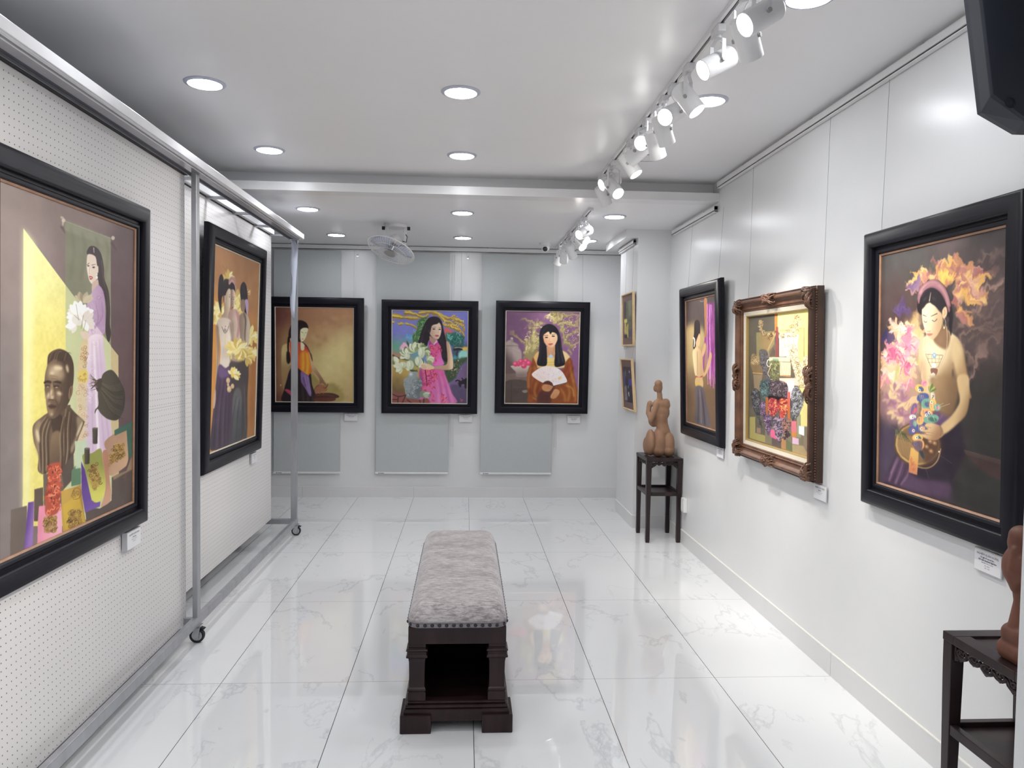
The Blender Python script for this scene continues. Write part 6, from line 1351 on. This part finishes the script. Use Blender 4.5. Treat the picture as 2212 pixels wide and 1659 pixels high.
    s.line([(845, 800), (830, 880), (850, 930)], (5, 4), (206, 170, 120), 1); s.line([(850, 800), (868, 870), (852, 925)], (5, 4), (232, 206, 160), 1); s.ell(848, 920, 8, 14, (240, 220, 176))
    s.line([(595, 768), (640, 788)], (8, 5), (52, 36, 34), 1); s.line([(692, 785), (768, 750)], (5, 9), (52, 36, 34), 1); s.line([(605, 838), (628, 858), (645, 845)], (5, 6), (56, 38, 36), 1); s.line([(705, 830), (735, 845), (765, 815)], (6, 7), (56, 38, 36), 1)
    s.poly([(650, 870), (672, 860), (690, 930), (680, 962), (645, 955), (640, 930)], (236, 206, 164), 4); s.line([(642, 955), (660, 966), (690, 958)], (5, 5), (150, 96, 76), 1.5); s.poly([(640, 990), (670, 985), (715, 992), (690, 1015), (660, 1015)], (206, 120, 104), 1.5)
    s.line([(925, 670), (945, 780), (935, 900), (928, 1010)], (26, 10), (40, 30, 34), 3)
    # pendant
    s.line([(650, 960), (620, 1100), (630, 1230)], (6, 5), (214, 196, 170), 1); s.line([(875, 900), (885, 1050), (860, 1250), (770, 1420)], (7, 5), (206, 184, 150), 1)
    s.line([(628, 1234), (838, 1246)], (7, 7), (150, 126, 104), 1); s.line([(630, 1240), (690, 1380), (730, 1400), (775, 1390), (836, 1250)], (5, 5), (150, 122, 98), 1, sm=False)
    for k in range(4): s.line([(655+k*46, 1240), (665+k*40, 1340)], 4, (160, 136, 112), .6); 
    s.line([(645, 1285), (825, 1290)], 4, (160, 136, 112), .6); s.line([(665, 1330), (800, 1335)], 4, (160, 136, 112), .6)
    s.ell(732, 1250, 22, 34, (140, 176, 206), soft=1.5); s.ell(732, 1244, 10, 16, (206, 230, 244), soft=2); s.poly([(705, 1345), (750, 1345), (745, 1400), (708, 1400)], (236, 232, 222), 1); s.poly([(690, 1405), (770, 1410), (755, 1480), (705, 1480)], (140, 96, 80), 1.5)
    s.poly([(660, 1510), (700, 1500), (690, 1470), (720, 1450), (745, 1470), (740, 1500), (780, 1515), (745, 1600), (740, 1900), (690, 1900), (690, 1600)], (236, 226, 206), 1, False); s.curls([(700, 1520), (735, 1520), (732, 1860), (698, 1860)], 30, 14, 5, [(120, 62, 46), (90, 44, 36)], .95, .5)
    s.view(1880, 820, 5.183)
    # lower half: hands, clay birds, tray, skirt
    s.poly([(90, 200), (330, 60), (420, 300), (380, 500), (250, 480), (100, 420)], (166, 120, 130), 30, a=.7); s.poly([(85, 520), (280, 520), (240, 900), (180, 1140), (85, 1130)], (76, 62, 86), 30, a=.9)
    for cx, cy, r in ((250, 130, 120), (330, 240, 130), (270, 330, 120), (340, 400, 110), (190, 200, 90)): s.petals(cx, cy, r, 10, [(206, 160, 150), (232, 200, 150), (186, 130, 150), (246, 216, 150), (160, 110, 130)], 0, 2*PI, .2, 4, .8)
    s.poly([(760, 330), (880, 380), (980, 480), (1010, 640), (1030, 820), (900, 1120), (840, 1330), (180, 1180), (150, 1120), (260, 850), (420, 850), (620, 640), (700, 420)], (44, 32, 46), 10)
    s.poly([(270, 850), (400, 880), (400, 1000), (520, 1100), (860, 1160), (840, 1340), (150, 1140), (200, 1000)], (84, 60, 86), 10); s.folds([[(290, 870), (230, 1000), (180, 1130)], [(340, 900), (300, 1040), (250, 1160)], [(400, 1000), (380, 1080), (310, 1170)], [(280, 850), (200, 1050)]], (8, 20), (146, 108, 136), .8, 5); s.folds([[(310, 880), (265, 1020), (215, 1150)], [(370, 930), (345, 1060), (280, 1180)]], (8, 18), (56, 38, 58), .8, 5)
    s.poly([(700, 340), (790, 360), (880, 400), (800, 500), (620, 560), (560, 470)], (104, 76, 110), 6); s.folds([[(720, 370), (660, 430), (600, 470)], [(780, 380), (720, 460), (640, 520)]], (10, 10), (150, 116, 150), .7, 4)
    s.poly([(640, -40), (950, -40), (960, 100), (920, 300), (860, 400), (740, 340), (690, 160)], (166, 132, 92), 10, to=(128, 98, 68), g=((700, 50), (930, 200)))
    s.poly([(940, -40), (1060, -60), (1078, 100), (1075, 240), (1040, 380), (960, 470), (860, 560), (800, 600), (740, 640), (730, 560), (770, 490), (860, 410), (940, 300), (970, 200)], (214, 180, 128), 4, to=(160, 122, 82), g=((960, 250), (1070, 350)))
    s.ell(500, 720, 265, 250, (96, 70, 48), .25, soft=3); s.ell(500, 715, 248, 232, (190, 152, 92), .25, soft=2); s.ell(505, 712, 232, 216, (136, 102, 66), .25, soft=4)
    for k in range(17): s.line([(262+k*13, 600+k*2-abs(k-8)*0), (280+k*13, 790+k*10)], (5, 4), (196, 164, 104), 1, .8)
    s.poly([(560, 620), (760, 650), (750, 820), (680, 940), (580, 950)], (84, 56, 44), 14, a=.75); s.line([(330, 860), (480, 960), (620, 980), (720, 900), (760, 760)], (14, 12), (206, 170, 106), 2, .8)
    s.poly([(425, 750), (510, 770), (510, 860), (495, 1062), (400, 1030), (405, 900)], (226, 176, 90), 2, False, to=(206, 130, 90), g=((460, 800), (450, 1050))); s.curls([(420, 860), (490, 870), (485, 1020), (415, 1000)], 16, 16, 4, [(206, 96, 60)], .8)
    s.line([(180, 500), (240, 540), (320, 570), (380, 600)], (5, 8), (84, 96, 66), 1)
    for k in range(9): s.line([(260+k*12, 550+k*6), (250+k*22, 650+k*6)], (10, 3), s.rnd.choice([(110, 120, 76), (70, 80, 56)]), 1.5)
    s.poly([(340, 290), (400, 220), (440, 180), (500, 180), (510, 250), (440, 260), (410, 300), (380, 340)], (226, 190, 144), 2); s.folds([[(390, 240), (350, 300)], [(410, 250), (390, 330)]], (4, 3), (150, 110, 84), .7, 1)
    brd = [(232, 96, 110), (250, 196, 96), (84, 96, 150), (120, 176, 150), (240, 236, 226), (236, 150, 170), (70, 120, 96), (130, 96, 150), (246, 176, 110)]
    for cx, cy, w_, h_, a_ in ((530, 90, 60, 46, .4), (560, 190, 70, 50, -.3), (600, 260, 60, 60, .2), (670, 270, 40, 70, 0), (600, 370, 70, 60, .3), (460, 330, 34, 80, .2), (445, 410, 38, 30, 0), (470, 480, 60, 60, .4), (440, 560, 46, 50, .2), (500, 640, 60, 44, 0), (510, 720, 66, 70, .3), (540, 530, 60, 60, -.3), (650, 430, 90, 50, -.2), (720, 300, 40, 40, .5), (530, 450, 40, 50, .3)):
        c = s.rnd.choice(brd); s.ell(cx, cy, w_, h_, c, a_, soft=2); s.ell(cx+w_*.2, cy+h_*.1, w_*.55, h_*.5, s.rnd.choice(brd), a_+.4, soft=2)
        for k in range(4): s.line([(cx-w_*.5+k*w_*.25, cy-h_*.6), (cx-w_*.4+k*w_*.3, cy+h_*.5)], (6, 3), s.rnd.choice(brd), 1, .8)
    for x, y in ((520, 110), (655, 240), (597, 385), (628, 360), (445, 415), (545, 540), (455, 562), (490, 640), (475, 712)): s.ell(x, y, 15, 17, (246, 242, 230), soft=1); s.ell(x+2, y, 6, 7, (40, 30, 34))
    s.petals(560, 60, 80, 4, [(236, 96, 130), (246, 150, 170)], -1.8, 1.4, .3, 2); s.petals(640, 130, 100, 6, [(96, 130, 76), (222, 186, 90)], -1.9, 1.4, .15, 2); s.poly([(520, 790), (560, 800), (575, 880), (540, 850)], (52, 62, 72), 2); s.poly([(440, 690), (545, 680), (550, 770), (510, 800), (460, 760)], (66, 58, 96), 3, a=.7)
    for x, y in ((600, 740), (650, 790), (690, 700), (640, 680)): s.ell(x, y, 28, 22, (160, 116, 80), .6, soft=3); s.ell(x, y, 9, 9, (214, 176, 120), soft=2)
    s.ell(740, 797, 10, 10, (236, 220, 200)); s.line([(720, 820), (885, 930)], (3, 3), (120, 96, 96), .5, .8); s.line([(590, 980), (625, 1100)], (4, 3), (112, 100, 110), .5, .8); s.line([(740, 300), (860, 258)], 4, (206, 186, 150), .5); s.line([(700, 300), (790, 250)], 4, (206, 186, 150), .5)
    hand = [(740, 500), (770, 520), (790, 600), (740, 650), (690, 670), (620, 660), (535, 620), (525, 600), (600, 590), (540, 570), (530, 555), (620, 545), (580, 510), (600, 480), (660, 475)]
    s.poly(hand, (222, 184, 138), 2, to=(170, 128, 92), g=((620, 520), (700, 660))); s.folds([[(540, 572), (620, 580), (680, 590)], [(530, 598), (610, 606), (670, 616)], [(590, 515), (650, 530)]], (4, 4), (130, 92, 68), .8, 1); s.line([(745, 500), (765, 560), (750, 620)], (8, 8), (120, 96, 84), 2, .7)
    s.poly([(1020, 780), (1450, 900), (1450, 950), (1040, 830)], (80, 62, 56), 3, False); s.poly([(1040, 835), (1450, 950), (1450, 1140), (1200, 1000)], (70, 50, 48), 4, False); s.line([(1020, 780), (1450, 900)], (5, 5), (120, 98, 90), 1, .8)
    for k in range(5): s.line([(1180, 900+k*14), (1450, 980+k*26)], (3, 3), (50, 36, 36), 1, .7)
    s.poly([(900, 1110), (1450, 1330), (1450, 1560), (860, 1320)], (46, 42, 42), 10, False, a=.7)
    s.texture(7); return s.done()

def paint_S1():
    s = Sk(((96, 240), (335, 232), (345, 1330), (112, 1340)), 90, 120, (110, 110, 96), 11)
    s.poly([(100, 240), (170, 240), (160, 760), (100, 760)], (76, 74, 68), 6, False); s.poly([(220, 240), (330, 240), (330, 700), (240, 700)], (140, 142, 116), 8, False)
    s.poly([(115, 770), (200, 770), (205, 890), (115, 880)], (226, 224, 110), 3, False); s.poly([(120, 890), (200, 900), (205, 1220), (125, 1210)], (196, 180, 110), 4, False, tex=60); s.poly([(205, 920), (240, 920), (240, 1320), (205, 1320)], (206, 196, 84), 3, False); s.poly([(110, 1220), (205, 1230), (205, 1330), (112, 1335)], (50, 50, 66), 3, False); s.poly([(245, 1100), (340, 1100), (340, 1320), (245, 1320)], (92, 84, 110), 5, False)
    s.line([(240, 700), (330, 690)], 14, (130, 130, 76)); s.line([(245, 825), (300, 825)], 16, (52, 56, 70)); s.line([(190, 880), (185, 1000)], (26, 10), (60, 50, 40), 2)
    for k in range(60): s.line([(x := s.rnd.uniform(110, 320), y := s.rnd.uniform(250, 1300)), (x+s.rnd.uniform(-6, 6), y+s.rnd.uniform(20, 90))], (6, 3), s.rnd.choice([(150, 150, 126), (70, 70, 62), (190, 180, 120), (110, 112, 104)]), 2, .6)
    s.texture(12, 14, 10); return s.done()
def paint_S2():
    s = Sk(((64, 245), (295, 250), (335, 1330), (120, 1270)), 90, 120, (50, 50, 66), 12)
    s.poly([(75, 420), (105, 420), (140, 810), (110, 840)], (60, 84, 170), 4, False); s.poly([(225, 640), (305, 620), (330, 820), (220, 830)], (58, 72, 170), 5, False); s.poly([(115, 370), (150, 370), (155, 590), (120, 560)], (104, 106, 84), 5, False); s.poly([(105, 850), (170, 810), (195, 1250), (125, 1250)], (130, 128, 134), 5, False, tex=50); s.poly([(200, 830), (230, 830), (235, 900), (205, 900)], (60, 150, 160), 3, False); s.poly([(240, 370), (262, 370), (262, 450), (240, 440)], (190, 190, 206), 2, False); s.poly([(205, 1010), (240, 1010), (250, 1140), (225, 1140)], (196, 196, 206), 3, False)
    for k in range(60): s.line([(x := s.rnd.uniform(90, 310), y := s.rnd.uniform(280, 1250)), (x+s.rnd.uniform(-6, 6), y+s.rnd.uniform(20, 100))], (6, 3), s.rnd.choice([(84, 84, 100), (34, 34, 46), (120, 120, 130), (66, 76, 130)]), 2, .6)
    s.line([(120, 1262), (335, 1335)], 12, (24, 22, 26)); s.texture(10, 14, 10); return s.done()
PAINTERS.update(L1=paint_L1, L2=paint_L2, B1=paint_B1, B2=paint_B2, B3=paint_B3, R1=paint_R1, R2=paint_R2, R3=paint_R3, S1=paint_S1, S2=paint_S2)
for job, parent, hw, z0, z1, v in canvas_jobs:
    img = PAINTERS.get(job, paint_plain)()
    canvas(img, parent, hw, z0, z1, v)
